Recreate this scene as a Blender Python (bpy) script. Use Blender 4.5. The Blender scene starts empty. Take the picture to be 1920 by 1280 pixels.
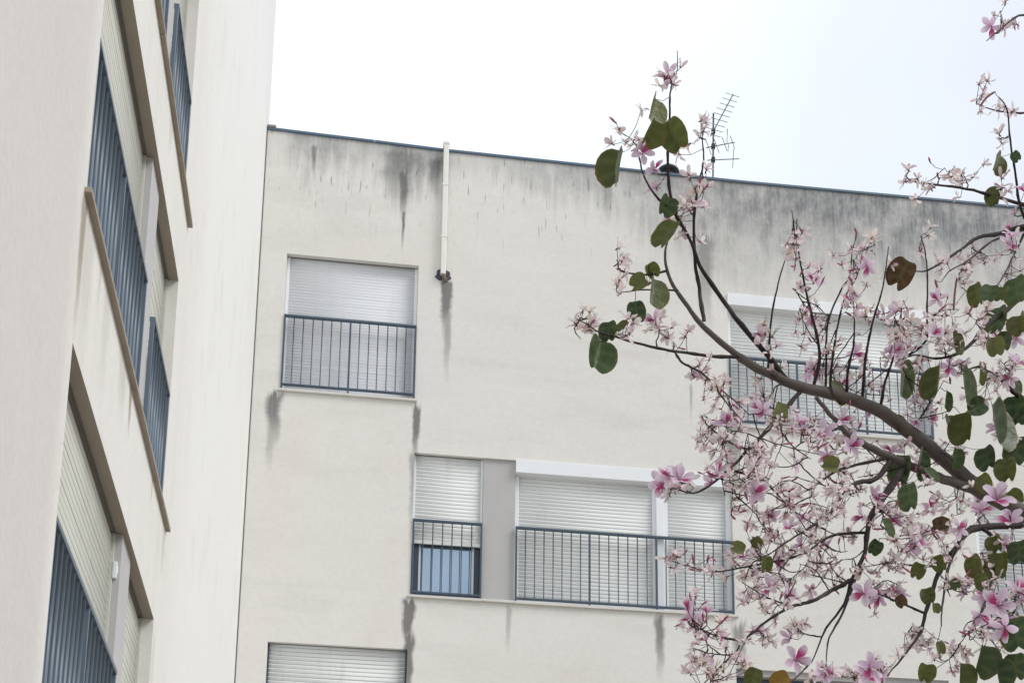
import bpy, bmesh, math, random
from mathutils import Vector, Matrix, noise as mnoise
import numpy as np

random.seed(11)
S = bpy.context.scene
COL = S.collection
CAMZ = 1.6                      # eye height above the ground

# ------------------------------------------------------------------ camera
RIGHT = Vector((0.989433, -0.144909, 0.004161))
FWD = Vector((0.140172, 0.960402, 0.240605))
FWD.normalize()
RIGHT = (RIGHT - FWD * RIGHT.dot(FWD)).normalized()
UP = RIGHT.cross(FWD)
FPX, CX, CY = 2850.63, 1054.24, 1592.96      # focal length and principal point, in photo pixels
cam = bpy.data.cameras.new('camera')
cam.sensor_fit = 'HORIZONTAL'
cam.sensor_width = 36.0
cam.lens = FPX / 1920.0 * 36.0
cam.shift_x = (960.0 - CX) / 1920.0
cam.shift_y = (CY - 640.0) / 1920.0
cam.clip_start, cam.clip_end = 0.05, 2000.0
camo = bpy.data.objects.new('camera', cam)
COL.objects.link(camo)
camo.matrix_world = Matrix(((RIGHT.x, UP.x, -FWD.x, 0), (RIGHT.y, UP.y, -FWD.y, 0),
                            (RIGHT.z, UP.z, -FWD.z, CAMZ), (0, 0, 0, 1)))
S.camera = camo

# ------------------------------------------------------------------ light
SUN_DIR = Vector((0.80, -0.42, 0.85)).normalized()      # towards the veiled sun
sun = bpy.data.lights.new('sun', 'SUN')
sun.energy = 1.5
sun.angle = math.radians(25)
sun.color = (1.0, 0.965, 0.91)
suno = bpy.data.objects.new('sun', sun)
COL.objects.link(suno)
suno.rotation_euler = (-SUN_DIR).to_track_quat('-Z', 'Y').to_euler()

world = bpy.data.worlds.new('World')
S.world = world
world.use_nodes = True
wn = world.node_tree
wn.nodes.clear()
w_out = wn.nodes.new('ShaderNodeOutputWorld')
w_sky = wn.nodes.new('ShaderNodeTexSky')
w_sky.sky_type = 'NISHITA'
w_sky.sun_disc = False
w_sky.sun_elevation = math.asin(SUN_DIR.z)
w_sky.sun_rotation = math.atan2(SUN_DIR.x, SUN_DIR.y)
w_bg = wn.nodes.new('ShaderNodeBackground')
w_bg.inputs['Strength'].default_value = 0.06
wn.links.new(w_sky.outputs[0], w_bg.inputs['Color'])
w_tc = wn.nodes.new('ShaderNodeTexCoord')
w_map = wn.nodes.new('ShaderNodeMapping')
w_map.inputs['Location'].default_value = (0.55, 0.1, 0.0)
w_map.inputs['Scale'].default_value = (1.0, 1.0, 1.6)
wn.links.new(w_tc.outputs['Generated'], w_map.inputs['Vector'])
w_noise = wn.nodes.new('ShaderNodeTexNoise')
w_noise.inputs['Scale'].default_value = 1.5
w_noise.inputs['Detail'].default_value = 5.0
w_noise.inputs['Roughness'].default_value = 0.45
wn.links.new(w_map.outputs[0], w_noise.inputs['Vector'])
w_ramp = wn.nodes.new('ShaderNodeValToRGB')
w_ramp.color_ramp.elements[0].position = 0.40
w_ramp.color_ramp.elements[0].color = (0.555, 0.585, 0.645, 1)
w_ramp.color_ramp.elements[1].position = 0.67
w_ramp.color_ramp.elements[1].color = (0.715, 0.755, 0.785, 1)
w_e = w_ramp.color_ramp.elements.new(0.53)
w_e.color = (0.615, 0.66, 0.715, 1)
wn.links.new(w_noise.outputs[0], w_ramp.inputs[0])
w_cl = wn.nodes.new('ShaderNodeBackground')
w_cl.inputs['Strength'].default_value = 1.0
wn.links.new(w_ramp.outputs[0], w_cl.inputs['Color'])
w_sep = wn.nodes.new('ShaderNodeSeparateXYZ')          # an overcast sky brightens evenly towards the zenith
wn.links.new(w_tc.outputs['Generated'], w_sep.inputs[0])
w_mr = wn.nodes.new('ShaderNodeMapRange')
w_mr.inputs['From Min'].default_value = 0.0
w_mr.inputs['From Max'].default_value = 1.0
w_mr.inputs['To Min'].default_value = 0.70
w_mr.inputs['To Max'].default_value = 1.45
wn.links.new(w_sep.outputs[2], w_mr.inputs['Value'])
wn.links.new(w_mr.outputs[0], w_cl.inputs['Strength'])
w_mix = wn.nodes.new('ShaderNodeMixShader')
w_mix.inputs[0].default_value = 0.9
wn.links.new(w_bg.outputs[0], w_mix.inputs[1])
wn.links.new(w_cl.outputs[0], w_mix.inputs[2])
wn.links.new(w_mix.outputs[0], w_out.inputs['Surface'])

S.view_settings.view_transform = 'Standard'
S.view_settings.look = 'None'
S.view_settings.exposure = 0.47
S.view_settings.gamma = 1.0
S.view_settings.use_curve_mapping = False
S.render.engine = 'CYCLES'
S.cycles.max_bounces = 8


# ------------------------------------------------------------------ helpers: pixels -> points of the place
def ray(px, py):
    return RIGHT * ((px - CX) / FPX) - UP * ((py - CY) / FPX) + FWD


def at(px, py, y):
    d = ray(px, py)
    d = d * (y / d.y)
    return Vector((d.x, d.y, d.z + CAMZ))


# ------------------------------------------------------------------ helpers: materials
class NT:
    def __init__(self, name):
        self.m = bpy.data.materials.new(name)
        self.m.use_nodes = True
        self.t = self.m.node_tree
        self.b = self.t.nodes['Principled BSDF']
        self.out = self.t.nodes['Material Output']

    def n(self, kind):
        return self.t.nodes.new(kind)

    def put(self, sock, v):
        if isinstance(v, bpy.types.NodeSocket):
            self.t.links.new(v, sock)
        elif isinstance(v, (tuple, list)) and len(v) == 3 and sock.type == 'RGBA':
            sock.default_value = (*v, 1)
        else:
            sock.default_value = v

    def math(self, op, a, b=0.0, c=None, clamp=False):
        x = self.n('ShaderNodeMath')
        x.operation = op
        x.use_clamp = clamp
        self.put(x.inputs[0], a)
        self.put(x.inputs[1], b)
        if c is not None:
            self.put(x.inputs[2], c)
        return x.outputs[0]

    def ss(self, e0, e1, v):            # smoothstep
        x = self.n('ShaderNodeMapRange')
        x.interpolation_type = 'SMOOTHSTEP'
        self.put(x.inputs['Value'], v)
        self.put(x.inputs['From Min'], e0)
        self.put(x.inputs['From Max'], e1)
        return x.outputs[0]

    def noise(self, vec, scale=1.0, detail=3.0, rough=0.55, dist=0.0):
        x = self.n('ShaderNodeTexNoise')
        if vec is not None:
            self.put(x.inputs['Vector'], vec)
        x.inputs['Scale'].default_value = scale
        x.inputs['Detail'].default_value = detail
        x.inputs['Roughness'].default_value = rough
        x.inputs['Distortion'].default_value = dist
        return x.outputs[0]

    def vmul(self, vec, s, off=(0, 0, 0)):
        x = self.n('ShaderNodeMapping')
        self.put(x.inputs['Vector'], vec)
        x.inputs['Scale'].default_value = s
        x.inputs['Location'].default_value = off
        return x.outputs[0]

    def mix(self, f, a, b, mode='MIX'):
        x = self.n('ShaderNodeMix')
        x.data_type = 'RGBA'
        x.blend_type = mode
        self.put(x.inputs[0], f)
        self.put(x.inputs[6], a)
        self.put(x.inputs[7], b)
        return x.outputs[2]

    def curve(self, v, pts):            # piecewise-linear ramp, pts sorted in 0..1
        x = self.n('ShaderNodeFloatCurve')
        c = x.mapping.curves[0]
        while len(c.points) > 2:
            c.points.remove(c.points[-1])
        c.points[0].location = pts[0]
        c.points[1].location = pts[-1]
        for p in pts[1:-1]:
            c.points.new(*p)
        for p in c.points:
            p.handle_type = 'VECTOR'
        x.mapping.update()
        self.put(x.inputs['Value'], v)
        return x.outputs[0]

    def bump(self, h, strength=0.2, dist=0.01):
        x = self.n('ShaderNodeBump')
        x.inputs['Strength'].default_value = strength
        x.inputs['Distance'].default_value = dist
        self.put(x.inputs['Height'], h)
        self.t.links.new(x.outputs[0], self.b.inputs['Normal'])

    def obco(self):
        x = self.n('ShaderNodeTexCoord')
        return x.outputs['Object']

    def geopos(self):
        return self.n('ShaderNodeNewGeometry').outputs['Position']

    def sep(self, v):
        x = self.n('ShaderNodeSeparateXYZ')
        self.put(x.inputs[0], v)
        return x.outputs[0], x.outputs[1], x.outputs[2]

    def attr(self, name):
        x = self.n('ShaderNodeAttribute')
        x.attribute_name = name
        return x.outputs['Fac']

    def objrand(self):
        return self.n('ShaderNodeObjectInfo').outputs['Random']

    def set(self, **kw):
        for k, v in kw.items():
            self.put(self.b.inputs[k.replace('_', ' ')], v)
        return self.m


def simple(name, col, rough=0.6, var=0.12, scale=6.0, bump=0.0, metallic=0.0, spec=0.5, bscale=60):
    g = NT(name)
    p = g.geopos()
    n = g.noise(p, scale, 4)
    c = g.mix(n, tuple(x * (1 - var) for x in col), tuple(min(1, x * (1 + var)) for x in col))
    g.set(Base_Color=c, Roughness=rough, Metallic=metallic)
    g.b.inputs['Specular IOR Level'].default_value = spec
    if bump:
        g.bump(g.noise(p, bscale, 3), bump, 0.01)
    return g.m


ZR = 15.13 + CAMZ                   # parapet height of the far block
DRY = 19.01                         # plane of the far facade
LX = -1.53                          # plane of the near facade


def drip(g, x, z, x0, z0, ln, w, s, wob, streak):
    """a run of dirt below a point: mask 0..1, fraying and narrowing as it goes down"""
    t = g.math('DIVIDE', g.math('SUBTRACT', z0, z), ln)
    tj = g.math('ADD', t, g.math('MULTIPLY', g.math('SUBTRACT', streak, 0.5), 0.35))
    fade = g.math('MULTIPLY', g.ss(-0.02, 0.10, tj), g.math('SUBTRACT', 1.0, g.ss(0.25, 1.0, tj)))
    dx = g.math('ABSOLUTE', g.math('ADD', g.math('SUBTRACT', x, x0), g.math('MULTIPLY', wob, w * 1.5)))
    dx = g.math('ADD', dx, g.math('MULTIPLY', g.math('SUBTRACT', streak, 0.5), w * 0.6))
    wt = g.math('MULTIPLY', w, g.math('SUBTRACT', 1.12, g.math('MULTIPLY', t, 0.55)))
    e = g.math('SUBTRACT', 1.0, g.ss(g.math('MULTIPLY', wt, 0.30), g.math('MULTIPLY', wt, 1.1), dx))
    m = g.math('MULTIPLY', g.math('MULTIPLY', fade, e), s)
    return g.math('MULTIPLY', m, g.math('ADD', 0.75, g.math('MULTIPLY', streak, 0.8)), clamp=True)


def plaster_far():
    g = NT('plaster_stained')
    p = g.geopos()
    x, y, z = g.sep(p)
    base_n = g.noise(p, 0.55, 5, 0.6)
    col = g.mix(base_n, (0.715, 0.70, 0.66), (0.81, 0.798, 0.765))
    patch = g.noise(g.vmul(p, (0.5, 1, 1.6), (3, 0, 1)), 1.3, 6, 0.62)
    col = g.mix(g.math('MULTIPLY', g.ss(0.5, 0.72, patch), 0.5), col, (0.66, 0.645, 0.61))
    band = g.noise(g.vmul(p, (0.22, 1, 2.6), (1, 0, 4)), 1.0, 5, 0.6)
    col = g.mix(g.math('MULTIPLY', g.ss(0.56, 0.76, band), 0.20), col, (0.56, 0.55, 0.53))
    warm = g.noise(g.vmul(p, (0.8, 1, 0.5), (9, 0, 3)), 1.0, 4, 0.6)
    col = g.mix(g.math('MULTIPLY', g.ss(0.5, 0.75, warm), 0.5), col, (0.72, 0.68, 0.62))
    fine = g.noise(p, 14, 5, 0.65)
    col = g.mix(0.10, col, g.mix(g.ss(0.3, 0.7, fine), (0.45, 0.44, 0.41), (0.8, 0.8, 0.78)))
    # vertical washing streaks
    streak = g.noise(g.vmul(p, (9, 1, 0.8)), 1.0, 4, 0.6)
    fstreak = g.noise(g.vmul(p, (26, 1, 1.6)), 1.0, 4, 0.65)
    wob = g.math('SUBTRACT', g.noise(g.vmul(p, (0.3, 1, 3.0), (7, 0, 0)), 1.0, 4, 0.6), 0.5)
    u = g.math('DIVIDE', g.math('ADD', x, 1.6), 14.0, clamp=True)
    U = lambda xx: (xx + 1.6) / 14.0
    A = g.curve(u, [(U(a), b) for a, b in ((-1.6, .08), (-1.3, .15), (-1.1, .6), (-.7, .62), (-.3, .5), (.05, .45), (.25, .75),
                    (.55, .78), (.75, .6), (.95, .85), (1.1, .3), (1.4, .2), (1.8, .3), (2.3, .5), (3.0, .55),
                    (3.6, .55), (4.0, .72), (4.8, .74), (5.6, .8), (7, .9), (8.2, .88), (10, .8), (12.3, .75))])
    Ln = g.curve(u, [(U(a), b) for a, b in ((-1.6, .2), (-1.1, .4), (-.5, .36), (.1, .36), (.45, .62), (.7, .45), (.95, .5), (1.2, .28),
                     (2.0, .28), (2.6, .42), (3.4, .5), (4.2, .8), (5.2, 1.1), (7, 1.25), (12.3, 1.25))])
    d = g.math('SUBTRACT', ZR, z)
    dd = g.math('ADD', d, g.math('MULTIPLY', g.math('SUBTRACT', fstreak, 0.5), 0.35))
    dd = g.math('ADD', dd, g.math('MULTIPLY', g.math('SUBTRACT', streak, 0.5), 1.3))
    fall = g.math('SUBTRACT', 1.0, g.ss(0.08, g.math('MULTIPLY', Ln, 2.2), dd))
    blot = g.noise(g.vmul(p, (2.2, 1, 1.5), (5, 0, 2)), 1.0, 6, 0.68)
    top = g.math('MULTIPLY', g.math('MULTIPLY', A, fall), g.math('ADD', 0.74, g.math('MULTIPLY', g.ss(0.3, 0.7, fstreak), 0.26)))
    top = g.math('MULTIPLY', top, g.math('ADD', 0.62, g.math('MULTIPLY', g.ss(0.32, 0.66, blot), 0.85)))
    col = g.mix(g.math('MULTIPLY', top, 0.86, clamp=True), col, g.mix(streak, (0.125, 0.130, 0.142), (0.235, 0.245, 0.265)))
    # short dark flecks under the parapet
    fl = g.noise(g.vmul(p, (21, 1, 2.6), (2, 0, 0)), 1.0, 2, 0.5)
    flm = g.math('MULTIPLY', g.ss(0.62, 0.72, fl), g.math('SUBTRACT', 1.0, g.ss(0.5, 1.9, d)))
    col = g.mix(g.math('MULTIPLY', flm, 0.6), col, (0.2, 0.2, 0.2))
    # runs of dirt from sill ends, pipe, parapet leaks
    Z = CAMZ
    runs = [(0.36, 15.1, 1.25, .30, .55), (0.44, 14.75, 1.0, .085, 1.0), (0.45, 14.1, .8, .03, .9), (.66, 14.9, .9, .1, .35), (1.085, 13.02, .70, .095, 1.6), (0.88, 15.0, .8, .12, .6), (-.85, 15.0, .6, .05, .7),
            (1.085, 13.03, 1.15, .10, 1.0), (1.11, 12.55, 1.3, .07, .55),
            (-1.21, 11.06, 1.05, .13, .85), (-1.24, 10.6, .9, .07, .4), (.715, 11.04, 1.1, .065, 1.0), (.70, 10.35, 1.6, .075, .55),
            (.685, 8.15, .95, .10, 1.15), (.70, 7.7, 1.5, .09, 1.0), (2.03, 8.14, .8, .05, .4), (4.10, 8.14, 1.1, .085, .8),
            (5.22, 8.13, 1.3, .12, .7), (5.20, 11.05, 1.5, .13, .75), (5.14, 11.0, .7, .07, .7),
            (4.86, 14.2, 1.9, .16, .62), (4.60, 11.7, .7, .03, .45), (8.2, 14.4, .7, .06, .7), (3.4, 15.0, 1.0, .1, .4)]
    acc = None
    for (x0, z0, ln, w, s) in runs:
        m = drip(g, x, z, x0, z0 + Z, ln, w, s, wob, fstreak)
        acc = m if acc is None else g.math('MAXIMUM', acc, m)
    col = g.mix(g.math('MULTIPLY', acc, 0.84, clamp=True), col, g.mix(streak, (0.085, 0.083, 0.083), (0.17, 0.167, 0.165)))
    g.set(Base_Color=col, Roughness=0.9)
    g.b.inputs['Specular IOR Level'].default_value = 0.25
    hb = g.math('ADD', g.math('MULTIPLY', g.noise(p, 120, 3), 0.5), g.math('MULTIPLY', g.noise(p, 2.2, 4), 1.6))
    g.bump(hb, 0.35, 0.012)
    return g.m


def plaster_near():
    g = NT('plaster_near')
    p = g.geopos()
    x, y, z = g.sep(p)
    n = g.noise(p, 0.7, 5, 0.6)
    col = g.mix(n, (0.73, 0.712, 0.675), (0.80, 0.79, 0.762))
    # sky glare put into the colour: greyer, pinker near stretch, whiter by the corner
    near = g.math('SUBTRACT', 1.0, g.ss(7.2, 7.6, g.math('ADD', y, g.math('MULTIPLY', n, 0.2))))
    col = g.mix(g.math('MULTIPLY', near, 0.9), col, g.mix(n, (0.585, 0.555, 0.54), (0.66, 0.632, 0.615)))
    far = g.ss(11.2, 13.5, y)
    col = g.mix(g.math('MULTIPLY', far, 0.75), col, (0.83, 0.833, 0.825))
    st = g.noise(g.vmul(p, (1, 5.0, 0.5)), 1.0, 4, 0.6)
    fs = g.noise(g.vmul(p, (1, 22, 1.2)), 1.0, 4, 0.6)
    col = g.mix(g.math('MULTIPLY', g.math('MULTIPLY', g.ss(0.45, 0.75, st), 0.22), g.math('SUBTRACT', 1.0, far)), col, (0.63, 0.59, 0.52))
    fine = g.noise(p, 22, 5, 0.65)
    blotch = g.noise(g.vmul(p, (1, 1.6, 0.9), (4, 2, 1)), 1.4, 6, 0.65)
    col = g.mix(g.math('MULTIPLY', g.ss(0.52, 0.75, blotch), 0.35), col, (0.60, 0.58, 0.55))
    col = g.mix(0.10, col, g.mix(g.ss(0.3, 0.7, fine), (0.4, 0.39, 0.36), (0.85, 0.85, 0.83)))
    wob = g.math('SUBTRACT', g.noise(g.vmul(p, (1, 0.3, 3.0)), 1.0, 4, 0.6), 0.5)
    acc = None
    for (y0, z0, ln, w, s) in ((7.60, 5.39, 1.1, .25, .28), (8.3, 5.39, .9, .16, .2), (11.3, 4.5, 1.2, .12, .18), (7.43, 5.40, 1.0, .10, .85), (8.0, 5.39, .45, .05, .25), (9.36, 5.38, .42, .07, .85), (10.6, 5.37, .28, .035, .6), (9.0, 5.38, .5, .2, .3),
                               (11.45, 5.37, .5, .12, .3), (8.6, 8.16, .5, .1, .3), (10.2, 8.16, .4, .12, .25), (7.42, 6.2, .8, .04, .3)):
        m = drip(g, y, z, y0, z0 + CAMZ, ln, w, s, wob, fs)
        acc = m if acc is None else g.math('MAXIMUM', acc, m)
    col = g.mix(g.math('MULTIPLY', acc, 0.85, clamp=True), col, (0.29, 0.235, 0.175))
    g.set(Base_Color=col, Roughness=0.75)
    g.b.inputs['Specular IOR Level'].default_value = 0.3
    hb = g.math('ADD', g.math('MULTIPLY', g.noise(p, 150, 3), 0.4), g.math('MULTIPLY', g.noise(p, 3, 4), 1.4))
    g.bump(hb, 0.3, 0.008)
    return g.m


def blue_paint():
    g = NT('blue_railing_paint')
    p = g.geopos()
    n = g.noise(p, 9, 4)
    c = g.mix(n, (0.042, 0.070, 0.108), (0.062, 0.094, 0.138))
    g.set(Base_Color=c, Roughness=g.math('ADD', 0.38, g.math('MULTIPLY', n, 0.2)))
    return g.m


def shutter_mat(name, a, b):
    g = NT(name)
    p = g.geopos()
    x, y, z = g.sep(p)
    n = g.noise(p, 2.5, 4)
    c = g.mix(n, a, b)
    r = g.objrand()
    c = g.mix(g.math('MULTIPLY', r, 0.10), c, (0.42, 0.42, 0.40))
    dirt = g.noise(g.vmul(p, (7, 7, 1.0)), 1.0, 4, 0.6)
    c = g.mix(g.math('MULTIPLY', g.ss(0.52, 0.8, dirt), 0.25), c, (0.42, 0.41, 0.38))
    g.set(Base_Color=c, Roughness=0.65)
    g.b.inputs['Specular IOR Level'].default_value = 0.25
    return g.m


def glass_mat():
    g = NT('window_glass')
    p = g.geopos()
    n = g.noise(p, 1.6, 3)
    c = g.mix(n, (0.33, 0.43, 0.54), (0.44, 0.55, 0.65))
    g.set(Base_Color=c, Roughness=0.04, Metallic=0.75)
    g.bump(g.noise(p, 1.2, 2), 0.06, 0.02)
    return g.m


def stone_mat():
    g = NT('sill_stone')
    p = g.geopos()
    n = g.noise(p, 5, 5, 0.6, 0.4)
    c = g.mix(n, (0.56, 0.54, 0.50), (0.74, 0.73, 0.70))
    sp = g.noise(p, 90, 3)
    c = g.mix(g.math('MULTIPLY', g.ss(0.55, 0.75, sp), 0.3), c, (0.22, 0.19, 0.16))
    g.set(Base_Color=c, Roughness=0.6)
    g.bump(sp, 0.15, 0.004)
    return g.m


M = {}
M['far'] = plaster_far()
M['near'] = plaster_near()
M['blue'] = blue_paint()
M['blue_near'] = simple('sky_lit_blue_paint', (0.105, 0.145, 0.195), 0.42, 0.12, 6, spec=0.6)  # same railing paint, lighter: grazing sky reflection put into the colour
M['coping'] = simple('blue_coping_metal', (0.085, 0.135, 0.195), 0.45, 0.15, 3)
M['pier_far'] = simple('grey_pier_plaster', (0.47, 0.465, 0.465), 0.85, 0.10, 2.2, 0.2)
M['pier_near'] = simple('pale_pier_plaster', (0.49, 0.485, 0.49), 0.8, 0.08, 2.2, 0.2)
M['sh_white'] = shutter_mat('shutter_white', (0.78, 0.81, 0.81), (0.84, 0.86, 0.855))
M['sh_blue'] = shutter_mat('shutter_bluish_white', (0.72, 0.745, 0.79), (0.77, 0.79, 0.83))
M['sh_cream'] = shutter_mat('shutter_cream', (0.55, 0.56, 0.50), (0.64, 0.645, 0.59))
M['slit'] = simple('slit_shade_and_seal', (0.16, 0.165, 0.17), 0.8)  # shade between slats and in slots as a dark colour; also the joint seal
M['white'] = simple('white_aluminium', (0.82, 0.845, 0.87), 0.4, 0.06, 4)
M['pipe'] = simple('white_pipe_plastic', (0.80, 0.79, 0.75), 0.45, 0.06, 5)
M['tar'] = simple('blue_black_sealant', (0.045, 0.055, 0.085), 0.7, 0.4, 20, 0.5, bscale=40)
M['brown'] = simple('brown_rust', (0.20, 0.16, 0.11), 0.8, 0.3, 20)
M['frame'] = simple('dark_blue_window_frame', (0.045, 0.065, 0.10), 0.4, 0.15, 6)
M['glass'] = glass_mat()
M['stone'] = stone_mat()
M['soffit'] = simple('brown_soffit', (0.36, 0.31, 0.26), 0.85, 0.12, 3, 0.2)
M['sill_near'] = simple('shaded_sill_stone', (0.34, 0.29, 0.235), 0.7, 0.2, 7, 0.2)  # sill stone darkened all over: shade of its underside put into the colour
M['inner'] = simple('dark_interior', (0.05, 0.05, 0.05), 0.9)
M['roof'] = simple('roof_gravel', (0.25, 0.24, 0.23), 0.95, 0.2, 3, 0.4)
M['metal'] = simple('aerial_metal', (0.22, 0.23, 0.25), 0.4, 0.15, 8, metallic=0.6)
M['cowl'] = simple('dark_cowl_metal', (0.075, 0.085, 0.095), 0.5, 0.2, 8)
M['cap'] = simple('aerial_plastic', (0.03, 0.03, 0.035), 0.5)


# ------------------------------------------------------------------ helpers: objects
def link(o, parent=None):
    COL.objects.link(o)
    if parent is not None:
        o.parent = parent
        if parent.parent is None and parent.location.length > 0:
            o.matrix_parent_inverse = Matrix.Translation(-parent.location)
    return o


def obj(name, bm, mat, parent=None, smooth=False):
    me = bpy.data.meshes.new(name)
    bm.to_mesh(me)
    bm.free()
    for m in (mat if isinstance(mat, (list, tuple)) else [mat]):
        me.materials.append(m)
    if smooth:
        me.polygons.foreach_set('use_smooth', [True] * len(me.polygons))
    return link(bpy.data.objects.new(name, me), parent)


def inst(name, me, parent, loc):
    o = bpy.data.objects.new(name, me)
    link(o, parent)
    o.location = loc
    return o


def thing(name, label, cat, loc, group=None):
    o = bpy.data.objects.new(name, None)
    o.empty_display_size = 0.3
    COL.objects.link(o)
    o.location = loc
    o['label'] = label
    o['category'] = cat
    if group:
        o['group'] = group
    return o


def node(name, parent):
    return link(bpy.data.objects.new(name, None), parent)


def quad(bm, a, b, c, d, mi=0):
    f = bm.faces.new([bm.verts.new(v) for v in (a, b, c, d)])
    f.material_index = mi
    return f


def box(bm, lo, hi, mi=0, bev=0.0):
    x0, y0, z0 = lo
    x1, y1, z1 = hi
    x0, x1 = min(x0, x1), max(x0, x1)
    y0, y1 = min(y0, y1), max(y0, y1)
    vs = [bm.verts.new(v) for v in ((x0, y0, z0), (x1, y0, z0), (x1, y1, z0), (x0, y1, z0),
                                    (x0, y0, z1), (x1, y0, z1), (x1, y1, z1), (x0, y1, z1))]
    fs = []
    for i in ((3, 2, 1, 0), (4, 5, 6, 7), (0, 1, 5, 4), (1, 2, 6, 5), (2, 3, 7, 6), (3, 0, 4, 7)):
        f = bm.faces.new([vs[k] for k in i])
        f.material_index = mi
        fs.append(f)
    if bev:
        es = list({e for f in fs for e in f.edges})
        bmesh.ops.bevel(bm, geom=es, offset=bev, segments=2, affect='EDGES', profile=0.6)
    return bm


def catmull(P, n=5):
    if len(P) < 3:
        return P
    out = []
    for i in range(len(P) - 1):
        p0, p1, p2, p3 = P[max(i - 1, 0)], P[i], P[i + 1], P[min(i + 2, len(P) - 1)]
        for k in range(n):
            t = k / n
            out.append(0.5 * ((2 * p1) + (p2 - p0) * t + (2 * p0 - 5 * p1 + 4 * p2 - p3) * t * t
                              + (3 * p1 - p0 - 3 * p2 + p3) * t ** 3))
    out.append(P[-1])
    return out


def tube(bm, P, Rr, sides=6, mi=0, rough=0.0, cap=True):
    rings = []
    ref = Vector((0.13, 0.31, 0.94))
    for i, p in enumerate(P):
        t = (P[min(i + 1, len(P) - 1)] - P[max(i - 1, 0)])
        if t.length < 1e-9:
            t = Vector((0, 0, 1))
        t.normalize()
        a = t.cross(ref)
        if a.length < 1e-3:
            a = t.cross(Vector((1, 0, 0)))
        a.normalize()
        b = t.cross(a)
        ring = []
        for k in range(sides):
            an = 2 * math.pi * k / sides
            r = Rr[i] * (1 + rough * random.uniform(-1, 1))
            ring.append(bm.verts.new(p + (a * math.cos(an) + b * math.sin(an)) * r))
        rings.append(ring)
    for i in range(len(rings) - 1):
        for k in range(sides):
            f = bm.faces.new((rings[i][k], rings[i][(k + 1) % sides], rings[i + 1][(k + 1) % sides], rings[i + 1][k]))
            f.material_index = mi
            f.smooth = True
    if cap:
        for r in (rings[0], rings[-1][::-1]):
            f = bm.faces.new(r)
            f.material_index = mi
    return bm


# ------------------------------------------------------------------ ground
g = NT('ground_paving')
p_ = g.geopos()
g.set(Base_Color=g.mix(g.noise(p_, 0.4, 6, 0.6), (0.20, 0.175, 0.145), (0.32, 0.285, 0.24)), Roughness=0.95)
g.bump(g.noise(p_, 18, 4), 0.4, 0.02)
bm = bmesh.new()
bmesh.ops.create_grid(bm, x_segments=40, y_segments=40, size=400)
gr = obj('ground', bm, g.m)
gr['kind'] = 'structure'


# ------------------------------------------------------------------ facades
def mapR(u, d, z):
    return Vector((u, DRY + d, z + CAMZ))


def mapL(u, d, z):
    return Vector((LX - d, u, z + CAMZ))


def fbox(bm, mp, u0, u1, d0, d1, z0, z1, mi=0, bev=0.0):
    a, b = mp(u0, d0, z0), mp(u1, d1, z1)
    return box(bm, a, b, mi, bev)


def facade(bm, mp, us, vs, holes, ztop=None, depth=0.3, flip=False, soffit=0):
    """front sheet with openings, reveals round each opening and a dark back"""
    us, vs = set(us), set(vs)
    for h in holes:
        us |= {h[0], h[1]}
        vs |= {h[2], h[3]}
    us, vs = sorted(us), sorted(vs)
    top = vs[-1]
    V = {}

    def vert(u, v):
        if (u, v) not in V:
            zz = ztop(u) if (ztop and v == top) else v
            V[(u, v)] = bm.verts.new(mp(u, 0, zz))
        return V[(u, v)]

    def face(vl, mi=0):
        f = bm.faces.new(vl[::-1] if flip else vl)
        f.material_index = mi
    for i in range(len(us) - 1):
        for j in range(len(vs) - 1):
            uc, vc = (us[i] + us[i + 1]) / 2, (vs[j] + vs[j + 1]) / 2
            if any(h[0] < uc < h[1] and h[2] < vc < h[3] for h in holes):
                continue
            face([vert(us[i], vs[j]), vert(us[i + 1], vs[j]), vert(us[i + 1], vs[j + 1]), vert(us[i], vs[j + 1])])
    for (u0, u1, v0, v1) in holes:
        c = [(u0, v0), (u1, v0), (u1, v1), (u0, v1)]
        fr = [bm.verts.new(mp(a, 0, b)) for a, b in c]
        bk = [bm.verts.new(mp(a, depth, b)) for a, b in c]
        for k in range(4):
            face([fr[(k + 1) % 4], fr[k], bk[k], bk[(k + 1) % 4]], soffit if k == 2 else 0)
        face([bm.verts.new(mp(a, depth, b)) for a, b in c], 1)


SLATS = {}


def slat_mesh(mp, w, pitch, gap, mat):
    fl = {'sh_blue': 0.05, 'sh_cream': 0.30}.get([k for k in M if M[k] is mat][0], 0.6)      # how far a slat bulges
    key = (mp.__name__, round(w, 3), pitch, gap, mat.name)
    if key in SLATS:
        return SLATS[key]
    o = mp(0, 0, 0)
    hh = pitch - gap
    prof = [(0.003, 0.0), (-0.002, 0.08 * hh), (-0.0045, 0.3 * hh), (-0.0055, 0.55 * hh), (-0.004, 0.8 * hh), (0.001, hh), (0.006, hh), (0.006, 0.0)]
    bm = bmesh.new()
    prof = [(d * fl if d < .005 else d, z) for d, z in prof]
    a = [bm.verts.new(mp(-w / 2, d, z) - o) for d, z in prof]
    b = [bm.verts.new(mp(w / 2, d, z) - o) for d, z in prof]
    n = len(prof)
    for k in range(n):
        f = bm.faces.new((a[k], a[(k + 1) % n], b[(k + 1) % n], b[k]))
        f.smooth = k < 4
    bm.faces.new(a[::-1])
    bm.faces.new(b)
    bmesh.ops.recalc_face_normals(bm, faces=bm.faces)
    me = bpy.data.meshes.new('slat')
    bm.to_mesh(me)
    bm.free()
    me.materials.append(mat)
    SLATS[key] = me
    return me


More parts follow.
